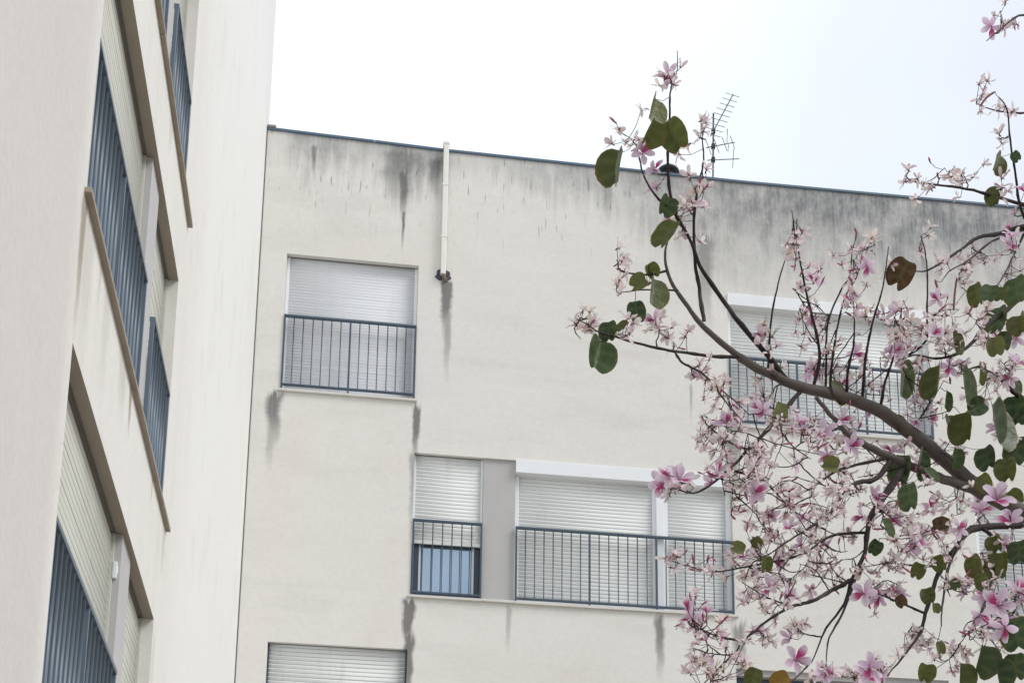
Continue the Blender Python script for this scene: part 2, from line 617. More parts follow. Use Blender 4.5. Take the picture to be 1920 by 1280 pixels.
def shutter(parent, mp, u0, u1, z0, z1, d, mat, pitch=0.055, gap=0.006, guide=0.03, gmat=None):
    """roller shutter: guides at both sides, one object for each slat, bottom bar"""
    s = node('roller_shutter', parent)
    gm = gmat or M['white']
    for a, b in ((u0 + .002, u0 + guide), (u1 - guide, u1 - .002)):
        bm = bmesh.new()
        fbox(bm, mp, a, b, d - 0.022, d + 0.03, z0 - 0.0, z1, bev=0.003)
        obj('guide_rail', bm, gm, s)
    w = u1 - u0 - 2 * guide + 0.012
    uc = (u0 + u1) / 2
    bm = bmesh.new()
    fbox(bm, mp, uc - w / 2, uc + w / 2, d + 0.012, d + 0.02, z0, z1)  # dark sheet behind the slats, standing in for shade in the gaps
    obj('gap_shade_sheet', bm, M['slit'], s)
    bm = bmesh.new()
    fbox(bm, mp, uc - w / 2, uc + w / 2, d - 0.010, d + 0.012, z0, z0 + 0.05, bev=0.003)
    obj('bottom_bar', bm, mat, s)
    me = slat_mesh(mp, w, pitch, gap, mat)
    z = z0 + 0.053
    while z + pitch - gap < z1 + 0.02:
        inst('slat', me, s, mp(uc + random.uniform(-.002, .002), d + random.uniform(-.0012, .0012), z))
        z += pitch
    return s


BARS = {}


def railing(parent, mp, u0, u1, zb, zt, d, posts=(), pitch=0.131, deep=0.0076, mat=None):
    mat = mat or M['blue']
    r = node('railing', parent)
    bm = bmesh.new()
    fbox(bm, mp, u0, u1, d - 0.020, d + 0.020, zt - 0.032, zt, bev=0.003)
    obj('top_rail', bm, mat, r)
    bm = bmesh.new()
    fbox(bm, mp, u0, u1, d - 0.016, d + 0.016, zb, zb + 0.028, bev=0.003)
    obj('bottom_rail', bm, mat, r)
    key = (mp.__name__, round(zt - zb, 2), deep)
    if key not in BARS:
        bm = bmesh.new()
        o = mp(0, 0, 0)
        tube(bm, [mp(0, 0, 0.020) - o, mp(0, 0, zt - zb - 0.026) - o], [deep, deep], 8)
        me = bpy.data.meshes.new('baluster')
        bm.to_mesh(me)
        bm.free()
        me.materials.append(mat)
        BARS[key] = me
    ps = sorted([u0 + 0.013] + list(posts) + [u1 - 0.013])
    for q in ps:
        bm = bmesh.new()
        fbox(bm, mp, q - 0.013, q + 0.013, d - 0.0155, d + 0.0155, zb - 0.06, zt - 0.028, bev=0.002)
        obj('post', bm, mat, r)
    for a, b in zip(ps[:-1], ps[1:]):
        n = max(1, round((b - a) / pitch))
        for k in range(1, n):
            inst('baluster', BARS[key], r, mp(a + (b - a) * k / n + random.uniform(-.002, .002), d, zb))
    return r


def sill(parent, mp, u0, u1, zu, joints=(), out=0.04, th=0.035, mat=None):
    js = [u0] + list(joints) + [u1]
    for a, b in zip(js[:-1], js[1:]):
        bm = bmesh.new()
        dz = random.uniform(-.002, .002)
        fbox(bm, mp, a + .0015, b - .0015, -out + random.uniform(-.002, .002), 0.22, zu + dz, zu + th + dz, bev=0.004)
        obj('window_sill', bm, mat or M['stone'], parent)


def window(parent, mp, u0, u1, z0, z1, d, mull=()):
    w = node('window', parent)
    bm = bmesh.new()
    f = 0.075
    fbox(bm, mp, u0, u0 + f, d, d + .06, z0, z1, bev=.004)
    fbox(bm, mp, u1 - f, u1, d, d + .06, z0, z1, bev=.004)
    fbox(bm, mp, u0 + f, u1 - f, d + .001, d + .059, z0, z0 + f, bev=.004)
    fbox(bm, mp, u0 + f, u1 - f, d + .001, d + .059, z1 - f, z1, bev=.004)
    for q in mull:
        fbox(bm, mp, q - .05, q + .05, d + .002, d + .058, z0 + f, z1 - f, bev=.004)
    obj('window_frame', bm, M['frame'], w)
    e = [u0 + f] + list(mull) + [u1 - f]
    for a, b in zip(e[:-1], e[1:]):
        bm = bmesh.new()
        fbox(bm, mp, a + .02, b - .02, d + .025, d + .033, z0 + f - .01, z1 - f + .01)
        obj('pane', bm, M['glass'], w)
        bm = bmesh.new()       # narrow pale inner bead round the pane
        for q0, q1 in ((a - .001, a + .022), (b - .022, b + .001)):
            fbox(bm, mp, q0, q1, d + .015, d + .024, z0 + f, z1 - f)
        obj('glazing_bead', bm, M['white'], w)
    return w


def shutter_box(parent, mp, u0, u1, z0, z1):
    bm = bmesh.new()
    fbox(bm, mp, u0, u1, -0.028, 0.135, z0, z1, bev=0.006)
    o = obj('shutter_box', bm, M['white'], parent)
    bm = bmesh.new()
    for a, b in ((u0 - .004, u0 + .010), (u1 - .010, u1 + .004)):
        fbox(bm, mp, a, b, -0.031, 0.10, z0 - .003, z1 - .004, bev=0.002)
    obj('end_cap', bm, M['white'], o)
    return o


# ---- far block
far = thing('apartment_building', 'white apartment block with grey damp streaks under its blue roof edge, behind the flowering tree', 'building', (4.0, DRY + 4, 0))


def ztop(u):
    P = ((-1.53, 15.185), (0.0, 15.15), (1.0, 15.125), (3, 15.118), (5.5, 15.11), (9.7, 15.165), (16, 15.2))
    for (a, za), (b, zb) in zip(P[:-1], P[1:]):
        if u <= b:
            return za + (zb - za) * (u - a) / (b - a)
    return P[-1][1]


XE = 16.0
holes = [(-1.15, .685, 11.085, 13.20), (5.165, 8.21, 11.085, 13.205),
         (.705, 5.165, 8.185, 10.29), (-1.13, .69, 5.28, 7.42), (5.165, 8.21, 5.28, 7.415), (8.755, 12.2, 8.185, 10.29)]
bm = bmesh.new()
facade(bm, mapR, [-1.53, 0.0, 1.0, 3.0, 5.5, 9.7, 12.5, XE], [-CAMZ, 0, 3, 14.0, 15.1], holes, ztop)
# flanks, back and flat roof
x0, x1, y0, y1 = LX, XE, DRY, DRY + 9
zt = 15.2 + CAMZ
for a, b in (((x1, y0), (x1, y1)), ((x1, y1), (x0, y1)), ((x0, y1), (x0, y0 + .4))):
    quad(bm, (a[0], a[1], 0), (b[0], b[1], 0), (b[0], b[1], zt - .02), (a[0], a[1], zt - .02))
quad(bm, (x0, y0 + .25, zt - .7), (x1, y0 + .25, zt - .7), (x1, y1, zt - .7), (x0, y1, zt - .7), 2)
quad(bm, (x1, y0 + .25, zt - .71), (x0, y0 + .25, zt - .71), (x0, y0 + .25, ztop(0) + CAMZ - .005), (x1, y0 + .25, ztop(0) + CAMZ - .005))
obj('wall', bm, [M['far'], M['inner'], M['roof']], far)
bm = bmesh.new()
fbox(bm, mapR, -1.5295, -1.512, -0.004, 0.03, -1.59, 15.15)
obj('joint_seal', bm, M['slit'], far)
# coping of blue sheet metal in lengths
cx = [-1.53, 0.0, 1.0, 3.0, 5.5, 7.6, 9.7, 12.5, XE]
for a, b in zip(cx[:-1], cx[1:]):
    bm = bmesh.new()
    lo = [mapR(q, dd, ztop(q) + h) for h in (-0.014, 0.022) for q in (a + .002, b - .002) for dd in (-0.022, 0.28)]
    v = [bm.verts.new(q) for q in lo]
    for i in ((0, 2, 6, 4), (1, 5, 7, 3), (4, 6, 7, 5), (0, 1, 3, 2), (0, 4, 5, 1), (2, 3, 7, 6)):
        bm.faces.new([v[k] for k in i])
    obj('coping', bm, M['coping'], far)
bm = bmesh.new()
fbox(bm, mapR, -1.525, -1.40, -0.03, 0.2, 15.20, 15.245, bev=.01)
obj('roof_flashing', bm, M['roof'], far)

# top left window
shutter(far, mapR, -1.15, .685, 11.12, 13.2, 0.10, M['sh_blue'], 0.046, 0.0012, 0.045)
sill(far, mapR, -1.19, .72, 11.055)
railing(far, mapR, -1.145, .68, 11.15, 12.235, -0.005, (-0.232,))
bm = bmesh.new()
fbox(bm, mapR, -1.146, .681, 0.070, 0.088, 13.194, 13.21)  # this and the next two: dark strips for the shadow line under the lintels
obj('slot_shade_strip', bm, M['slit'], far)
bm = bmesh.new()
fbox(bm, mapR, .709, 1.657, 0.055, 0.071, 10.284, 10.30)
obj('slot_shade_strip', bm, M['slit'], far)
bm = bmesh.new()
fbox(bm, mapR, -1.126, .686, 0.055, 0.071, 7.414, 7.43)
obj('slot_shade_strip', bm, M['slit'], far)
# top right window
shutter_box(far, mapR, 5.17, 8.205, 13.015, 13.205)
shutter(far, mapR, 5.165, 8.21, 11.12, 13.1, 0.10, M['sh_white'], 0.055, 0.0035, 0.06)
sill(far, mapR, 5.13, 8.25, 11.055, (6.2,))
railing(far, mapR, 5.17, 8.205, 11.15, 12.19, -0.005, (6.18, 7.2))
# middle bay: narrow window, pier, wide window
shutter(far, mapR, .705, 1.66, 8.985, 10.29, 0.085, M['sh_white'], 0.055, 0.0035, 0.03)
window(far, mapR, .735, 1.635, 8.205, 10.2, 0.125)
bm = bmesh.new()
fbox(bm, mapR, 1.66, 2.105, 0.035, 0.28, 8.195, 10.288)
obj('pier', bm, M['pier_far'], far)
shutter_box(far, mapR, 2.11, 5.155, 10.095, 10.293)
bm = bmesh.new()
fbox(bm, mapR, 4.085, 4.185, 0.03, 0.17, 8.2, 10.1, bev=.004)
obj('mullion', bm, M['white'], far)
shutter(far, mapR, 2.105, 4.09, 8.205, 10.16, 0.10, M['sh_white'], 0.055, 0.0045, 0.055)
shutter(far, mapR, 4.18, 5.165, 8.205, 10.16, 0.10, M['sh_white'], 0.055, 0.0045, 0.075)
sill(far, mapR, .665, 5.215, 8.155, (1.665, 2.10, 3.6))
railing(far, mapR, .71, 1.655, 8.225, 9.30, -0.005)
railing(far, mapR, 2.11, 5.16, 8.225, 9.29, -0.005, (3.135, 4.07))
# lower left window
shutter(far, mapR, -1.13, .69, 5.3, 7.44, 0.085, M['sh_white'], 0.058, 0.005, 0.022, M['frame'])
sill(far, mapR, -1.17, .725, 5.25)
railing(far, mapR, -1.125, .685, 5.34, 6.4, -0.005, (-0.22,))
# lower right window, shutter drawn up
bm = bmesh.new()
fbox(bm, mapR, 5.17, 8.205, 0.04, 0.2, 7.33, 7.43, bev=.004)
obj('shutter_box', bm, M['pier_far'], far)
window(far, mapR, 5.2, 8.18, 5.31, 7.325, 0.125, (6.7,))
sill(far, mapR, 5.13, 8.25, 5.25, (6.7,))
# right window
shutter(far, mapR, 8.755, 12.2, 8.205, 10.3, 0.10, M['sh_white'], 0.055, 0.0045, 0.075)
sill(far, mapR, 8.715, 12.24, 8.155, (10.4,))
railing(far, mapR, 8.76, 12.195, 8.225, 9.29, -0.005, (9.8, 11.0))

# white pipe over the parapet
bm = bmesh.new()
fbox(bm, mapR, .993, 1.068, -0.075, -0.012, 13.06, 15.22, bev=.012)
pipe = obj('drain_pipe', bm, M['pipe'], far)
bm = bmesh.new()
fbox(bm, mapR, .985, 1.076, -0.082, 0.12, 15.185, 15.235, bev=.012)
obj('pipe_elbow', bm, M['pipe'], pipe)
for zz in (14.5, 13.65):
    bm = bmesh.new()
    fbox(bm, mapR, .984, 1.077, -0.079, 0.004, zz, zz + .022, bev=.003)
    obj('pipe_clip', bm, M['pipe'], pipe)
bm = bmesh.new()
rnd = random.Random(4)
cen = []
for k in range(26):
    a = 2 * math.pi * k / 26
    rr = 0.10 * (1 + rnd.uniform(-.22, .22))
    zz = 13.10 + math.sin(a) * rr * 1.05
    if math.sin(a) > 0.2:
        zz = 13.10 + (zz - 13.10) * 0.75
    cen.append((1.035 + math.cos(a) * rr * 1.12, zz))
fv = [bm.verts.new(mapR(u, -0.010, z)) for u, z in cen]
bv = [bm.verts.new(mapR(u, 0.004, z)) for u, z in cen]
bm.faces.new(fv)
for k in range(26):
    bm.faces.new((fv[k], bv[k], bv[(k + 1) % 26], fv[(k + 1) % 26]))
bmesh.ops.recalc_face_normals(bm, faces=bm.faces)
obj('sealant_patch', bm, M['tar'], pipe)
bm = bmesh.new()
tube(bm, catmull([mapR(1.035, -0.035, 13.08), mapR(1.04, -0.04, 13.03), mapR(1.065, -0.02, 13.0), mapR(1.07, 0.01, 12.99)], 4), [.028] * 13, 8)
obj('pipe_outlet', bm, M['brown'], pipe)

# ---- near block
near = thing('apartment_building', 'taller cream apartment block at the left, its windows seen almost edge on', 'building', (LX - 4, 9.0, 0))
YA, YB, ZN = -4.0, 19.36, 19.4
bays = [(2.46, 4.50, 3.515, True), (5.405, 7.432, 6.41, True), (8.19, 10.30, 9.13, True)]
U0, U1 = 7.42, 11.20
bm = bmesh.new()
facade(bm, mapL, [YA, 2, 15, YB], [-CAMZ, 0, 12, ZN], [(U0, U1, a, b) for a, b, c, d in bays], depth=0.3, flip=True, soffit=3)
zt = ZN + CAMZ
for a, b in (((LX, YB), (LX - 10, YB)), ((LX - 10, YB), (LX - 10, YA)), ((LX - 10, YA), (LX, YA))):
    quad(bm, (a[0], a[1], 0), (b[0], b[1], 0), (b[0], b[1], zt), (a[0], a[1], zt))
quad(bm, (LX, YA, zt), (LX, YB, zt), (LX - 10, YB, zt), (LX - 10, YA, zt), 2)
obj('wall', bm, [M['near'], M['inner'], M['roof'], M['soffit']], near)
for (zb, zl, zr, vis) in bays:
    # lintel soffit butt-jointed inside the opening top is the wall's own reveal
    shutter(near, mapL, U0, 9.72, zb + .03, zl - .004, 0.105, M['sh_cream'], 0.055, 0.003, 0.02, M['sh_cream'])
    bm = bmesh.new()
    fbox(bm, mapL, 9.72, 10.125, 0.038, 0.28, zb + .005, zl - .003)
    pier = obj('pier', bm, M['pier_near'], near)
    shutter(near, mapL, 10.125, U1, zb + .03, zl - .004, 0.105, M['sh_cream'], 0.055, 0.003, 0.02, M['sh_cream'])
    sill(near, mapL, U0 - .06, U1 + .33, zb - .03, (9.36, 10.62), 0.038, 0.032, M['sill_near'])
    for a, b in ((U0 + .004, 9.70), (10.13, U1 - .004)):
        bm = bmesh.new()
        fbox(bm, mapL, a, b, 0.078, 0.095, zl - .004, zl + .01)  # dark strip on the soffit in place of the shade in the shutter slot
        obj('slot_shade_strip', bm, M['slit'], near)
    railing(near, mapL, U0 + .005, 9.68, zb + .06, zr, 0.018, (8.56,), 0.131, 0.0136, M['blue_near'])
    railing(near, mapL, 10.13, U1 - .005, zb + .06, zr, 0.018, (), 0.131, 0.0136, M['blue_near'])
# small white strap housing on the pier side of the lowest bay
bm = bmesh.new()
fbox(bm, mapL, 9.695, 9.718, 0.055, 0.085, 4.17, 4.29, bev=.006)
fbox(bm, mapL, 9.70, 9.719, 0.05, 0.09, 4.20, 4.26, bev=.006)
obj('strap_housing', bm, M['white'], near)

# ------------------------------------------------------------------ roof furniture
def frame_at(px, py, y):
    return at(px, py, y)


AY = 20.6
base = at(1331, 318, AY)
base.z = 15.2 - .7 + CAMZ
ant = thing('roof_aerial', 'thin television aerial with short rods on a mast above the blue roof edge', 'aerial', base)
mt = at(1345, 214, AY)
mast_top = Vector((base.x + .08, base.y, mt.z))
bm = bmesh.new()
tube(bm, [base.copy(), mast_top], [.017, .014], 8)
obj('mast', bm, M['metal'], ant)


def yagi(h, direction, length, nel, el0, el1, back=0.15, up=False, tilt=0.0):
    c = base + (mast_top - base) * ((h - base.z) / (mast_top.z - base.z))
    dr = Vector((*direction, tilt)).normalized()
    side = Vector((-dr.y, dr.x, 0)).normalized() if not up else Vector((0, 0, 1))
    bm = bmesh.new()
    tube(bm, [c - dr * back, c + dr * length], [.009, .008], 6)
    obj('boom', bm, M['metal'], ant)
    for k in range(nel):
        t = -back + (length + back) * (k + .3) / (nel - .4)
        ln = el0 + (el1 - el0) * k / max(1, nel - 1)
        q = c + dr * t + Vector((0, 0, .008))
        bm = bmesh.new()
        tube(bm, [q - side * ln, q + side * ln], [.0055, .0055], 6)
        obj('rod', bm, M['metal'], ant)
    bm = bmesh.new()
    box(bm, c - Vector((.03, .03, .04)), c + Vector((.03, .03, .04)), bev=.006)
    obj('clamp', bm, M['cap'], ant)


zz = at(1344, 247, AY).z
p1 = at(1344, 247, AY)
e = ray(1383, 180)
e = e * ((zz + .12 - CAMZ) / e.z)
dv = Vector((e.x - p1.x, e.y - p1.y))
yagi(zz, (dv.x, dv.y), dv.length, 9, .17, .12, .1, tilt=.12 / dv.length)
z2 = at(1340, 275, AY).z
yagi(z2, (0.95, -0.5), .36, 4, .20, .16, .12, tilt=-.05)
z3 = at(1336, 300, AY).z
yagi(z3, (0.9, -0.2), .42, 2, .26, .22, .1)
for k, (px, a, b) in enumerate(((1364, 242, 268), (1366, 272, 284))):
    bm = bmesh.new()
    tube(bm, [at(px, a, AY), at(px - 1, b, AY)], [.006, .006], 6)
    obj('rod', bm, M['metal'], ant)

vb = at(1253, 330, 20.3)
zroof = 15.2 - .7 + CAMZ
vent = thing('vent_cowl', 'dark round vent cowl just showing over the roof edge', 'vent', (vb.x, vb.y, zroof))
vt = at(1253, 313, 20.3).z
bm = bmesh.new()
bmesh.ops.create_cone(bm, segments=20, radius1=.11, radius2=.11, depth=vt - .12 - zroof, cap_ends=True,
                      matrix=Matrix.Translation((vb.x, vb.y, (vt - .12 + zroof) / 2)))
obj('flue', bm, M['cowl'], vent, True)
bm = bmesh.new()
prof = [(.0, 0), (.06, -.006), (.12, -.03), (.165, -.07), (.18, -.11), (.16, -.112), (.1, -.1), (0, -.1)]
rings = []
for r, h in prof:
    rings.append([bm.verts.new((vb.x + max(r, .001) * math.cos(2 * math.pi * k / 24), vb.y + max(r, .001) * math.sin(2 * math.pi * k / 24), vt + h)) for k in range(24)])
for a, b in zip(rings[:-1], rings[1:]):
    for k in range(24):
        bm.faces.new((a[k], b[k], b[(k + 1) % 24], a[(k + 1) % 24]))
bmesh.ops.recalc_face_normals(bm, faces=bm.faces)
obj('cap', bm, M['cowl'], vent, True)

# ------------------------------------------------------------------ the flowering tree
TR = random.Random(23)


def bark(name, a, b, sc=30):
    g = NT(name)
    p = g.geopos()
    n = g.noise(p, sc, 5, 0.65)
    n2 = g.noise(p, 7, 3)
    c = g.mix(n, a, b)
    c = g.mix(g.math('MULTIPLY', g.ss(0.55, 0.75, n2), 0.35), c, (0.24, 0.225, 0.21))
    g.set(Base_Color=c, Roughness=0.85)
    g.bump(g.noise(p, sc * 2.5, 4, 0.7), 0.6, 0.004)
    return g.m


def thin(g, col, trans, rough=0.6):
    """leaf or petal: part of the light passes through"""
    g.set(Base_Color=col, Roughness=rough)
    g.b.inputs['Specular IOR Level'].default_value = 0.3
    t = g.n('ShaderNodeBsdfTranslucent')
    g.put(t.inputs['Color'], col)
    m = g.n('ShaderNodeMixShader')
    m.inputs[0].default_value = trans
    g.t.links.new(g.b.outputs[0], m.inputs[1])
    g.t.links.new(t.outputs[0], m.inputs[2])
    g.t.links.new(m.outputs[0], g.out.inputs['Surface'])
    return g.m


def leaf_mat(name, a, b, rim, spot, spots=0.25):
    g = NT(name)
    oc = g.obco()
    r = g.objrand()
    c = g.mix(r, a, b)
    n = g.noise(oc, 7, 4, 0.6)
    c = g.mix(g.math('MULTIPLY', g.ss(0.52, 0.75, n), spots), c, spot)
    v = g.attr('vein')
    c = g.mix(g.math('MULTIPLY', v, 0.30), c, (0.19, 0.21, 0.09))
    e = g.ss(0.80, 1.0, g.math('ADD', g.attr('rim'), g.math('MULTIPLY', g.math('SUBTRACT', n, 0.5), 0.3)))
    c = g.mix(g.math('MULTIPLY', e, 0.6), c, rim)
    g.bump(n, 0.12, 0.05)
    return thin(g, c, 0.34, 0.38)


M['bark'] = bark('grey_brown_bark', (0.070, 0.056, 0.050), (0.165, 0.140, 0.128))
M['twig'] = bark('dark_twig_bark', (0.016, 0.010, 0.011), (0.042, 0.027, 0.027), 60)
M['leaf_green'] = leaf_mat('leaf_green', (0.036, 0.070, 0.033), (0.075, 0.120, 0.052), (0.19, 0.15, 0.04), (0.10, 0.11, 0.03))
M['leaf_olive'] = leaf_mat('leaf_olive', (0.070, 0.092, 0.026), (0.115, 0.135, 0.036), (0.20, 0.12, 0.03), (0.14, 0.085, 0.03), 0.5)
M['leaf_pale'] = leaf_mat('leaf_pale', (0.13, 0.15, 0.055), (0.19, 0.20, 0.08), (0.22, 0.17, 0.06), (0.2, 0.16, 0.06))
M['leaf_brown'] = leaf_mat('leaf_brown', (0.085, 0.050, 0.032), (0.12, 0.066, 0.038), (0.05, 0.03, 0.02), (0.045, 0.028, 0.02), 0.7)
M['leaf_amber'] = leaf_mat('leaf_amber', (0.30, 0.17, 0.03), (0.34, 0.20, 0.05), (0.16, 0.08, 0.03), (0.16, 0.12, 0.03), 0.6)


def petal_mat(name, fresh):
    g = NT(name)
    t = g.attr('along')
    lab = g.attr('lip')
    r = g.n('ShaderNodeNewGeometry').outputs['Random Per Island']
    r2 = g.objrand()
    if fresh:
        c = g.mix(r2, (0.66, 0.46, 0.63), (0.74, 0.60, 0.72))
        c = g.mix(g.ss(0.35, 1.0, t), c, (0.80, 0.70, 0.80))
        c = g.mix(g.math('MULTIPLY', g.math('SUBTRACT', 1.0, g.ss(0.05, 0.4, t)), 0.5), c, (0.52, 0.17, 0.38))
        c = g.mix(g.math('MULTIPLY', lab, g.math('SUBTRACT', 1.0, g.ss(0.35, 0.9, t))), c, (0.50, 0.06, 0.22))
    else:
        c = g.mix(r, (0.87, 0.84, 0.805), (0.77, 0.61, 0.68))
        c = g.mix(g.math('MULTIPLY', g.ss(0.55, 0.95, r2), 0.55), c, (0.82, 0.74, 0.60))
        c = g.mix(g.math('MULTIPLY', g.ss(0.8, 1.0, t), 0.25), c, (0.66, 0.52, 0.42))
        c = g.mix(g.math('MULTIPLY', g.math('SUBTRACT', 1.0, g.ss(0.0, 0.35, t)), 0.65), c, (0.44, 0.19, 0.25))
    return thin(g, c, 0.45, 0.7)


M['petal_fresh'] = petal_mat('petal_fresh_lilac', True)
M['petal_faded'] = petal_mat('petal_faded', False)
g = NT('calyx_maroon')
g.set(Base_Color=g.mix(g.objrand(), (0.13, 0.045, 0.05), (0.24, 0.125, 0.075)), Roughness=0.7)
M['calyx'] = g.m
g = NT('bud_pink')
g.set(Base_Color=g.mix(g.objrand(), (0.42, 0.10, 0.25), (0.33, 0.12, 0.13)), Roughness=0.6)
M['bud'] = g.m
M['pod'] = simple('red_brown_pod', (0.17, 0.06, 0.06), 0.6, 0.25, 30)

tbase = Vector((3.75, 5.9, 0.0))
tree = thing('orchid_tree', 'pink blossoming tree with rounded two-lobed leaves, reaching in before the white block', 'tree', tbase)

SAMPLES = []                       # (px, py, point, radius) along everything woody


def project(P):
    v = P - Vector((0, 0, CAMZ))
    d = v.dot(FWD)
    return CX + FPX * v.dot(RIGHT) / d, CY - FPX * v.dot(UP) / d, d


def mpp(P):
    return (P - Vector((0, 0, CAMZ))).dot(FWD) / FPX


def nearest(px, py, rmax=1e9):
    best, bd = None, rmax * rmax
    for s in SAMPLES:
        d = (s[0] - px) ** 2 + (s[1] - py) ** 2
        if d < bd:
            best, bd = s, d
    return best, math.sqrt(bd) if best else None


def woody(name, P, R0, R1, mat, sides=7, wig=0.0, rough=0.06):
    """a tapering, slightly knotted limb through the points P"""
    C = catmull(P, 6 if len(P) < 8 else 4)
    n = len(C)
    out, rad = [], []
    ph = TR.uniform(0, 9)
    for i, p in enumerate(C):
        t = i / max(1, n - 1)
        r = R0 + (R1 - R0) * t
        if wig and 0 < i < n - 1:
            p = p + Vector((mnoise.noise(Vector((i * .7, ph, 0))), mnoise.noise(Vector((i * .7, ph, 7))), mnoise.noise(Vector((i * .7, ph, 13))))) * wig
        out.append(p)
        rad.append(r * (1.0 + (0.22 if (i % 5 == 3) else 0.0) * (1 if mat is M['twig'] else .4)))
    bm = bmesh.new()
    tube(bm, out, rad, sides, 0, rough)
    o = obj(name, bm, mat, tree)
    for p, r in zip(out, rad):
        x, y, d = project(p)
        SAMPLES.append((x, y, p, r))
    return out


def limb(name, px, y0, y1, w0, w1, mat, join=True, sides=7, wig=None):
    """px: picture points from the parent outwards; depth runs from y0 (or the parent's) to y1"""
    if join and SAMPLES:
        s, d = nearest(px[0][0], px[0][1], 40)
        if s:
            y0 = s[2].y
    if y1 is None:
        y1 = y0 + TR.uniform(-.25, .25)
    L = [0]
    for a, b in zip(px[:-1], px[1:]):
        L.append(L[-1] + math.hypot(a[0] - b[0], a[1] - b[1]))
    P = [at(q[0], q[1], y0 + (y1 - y0) * l / L[-1]) for q, l in zip(px, L)]
    m = mpp(P[0])
    return woody(name, P, w0 * m / 2, w1 * (.55 if w1 < 6 else 1) * mpp(P[-1]) / 2, mat, sides, (wig if wig is not None else w1 * m * .35))


# main limbs: from the trunk, which stands just outside the picture at the lower right
A0 = at(2010, 1030, 5.45)
woody('trunk', [tbase, Vector((3.72, 5.88, .9)), Vector((3.62, 5.85, 1.9)), Vector((3.45, 5.75, 2.8)), A0 + Vector((.25, .12, -.35)), A0],
      .135, .055, M['bark'], 12, .02, .05)
limb('limb', [(2010, 1030), (1960, 985), (1905, 955), (1840, 920), (1780, 868), (1700, 805), (1640, 765), (1560, 738), (1510, 727), (1470, 713), (1420, 690), (1385, 668)],
     5.45, 4.95, 33, 14, M['bark'], False, 10, .004)
limb('branch', [(1392, 672), (1385, 668), (1350, 640), (1312, 605), (1290, 575), (1262, 535), (1250, 503), (1247, 475), (1252, 452), (1262, 425)], 4.95, 4.72, 14, 3, M['bark'], True, 8, .001)
X = [A0 + Vector((.25, .12, -.35)), at(2110, 850, 5.7), at(2090, 560, 5.6), at(2040, 250, 5.5), at(2000, -60, 5.4), at(1960, -300, 5.4)]
woody('limb', X, .05, .012, M['bark'], 9, .02)
woody('limb', [at(2110, 850, 5.7), at(2250, 600, 6.0), at(2380, 300, 6.4), at(2420, 0, 6.7)], .04, .008, M['bark'], 8, .03)

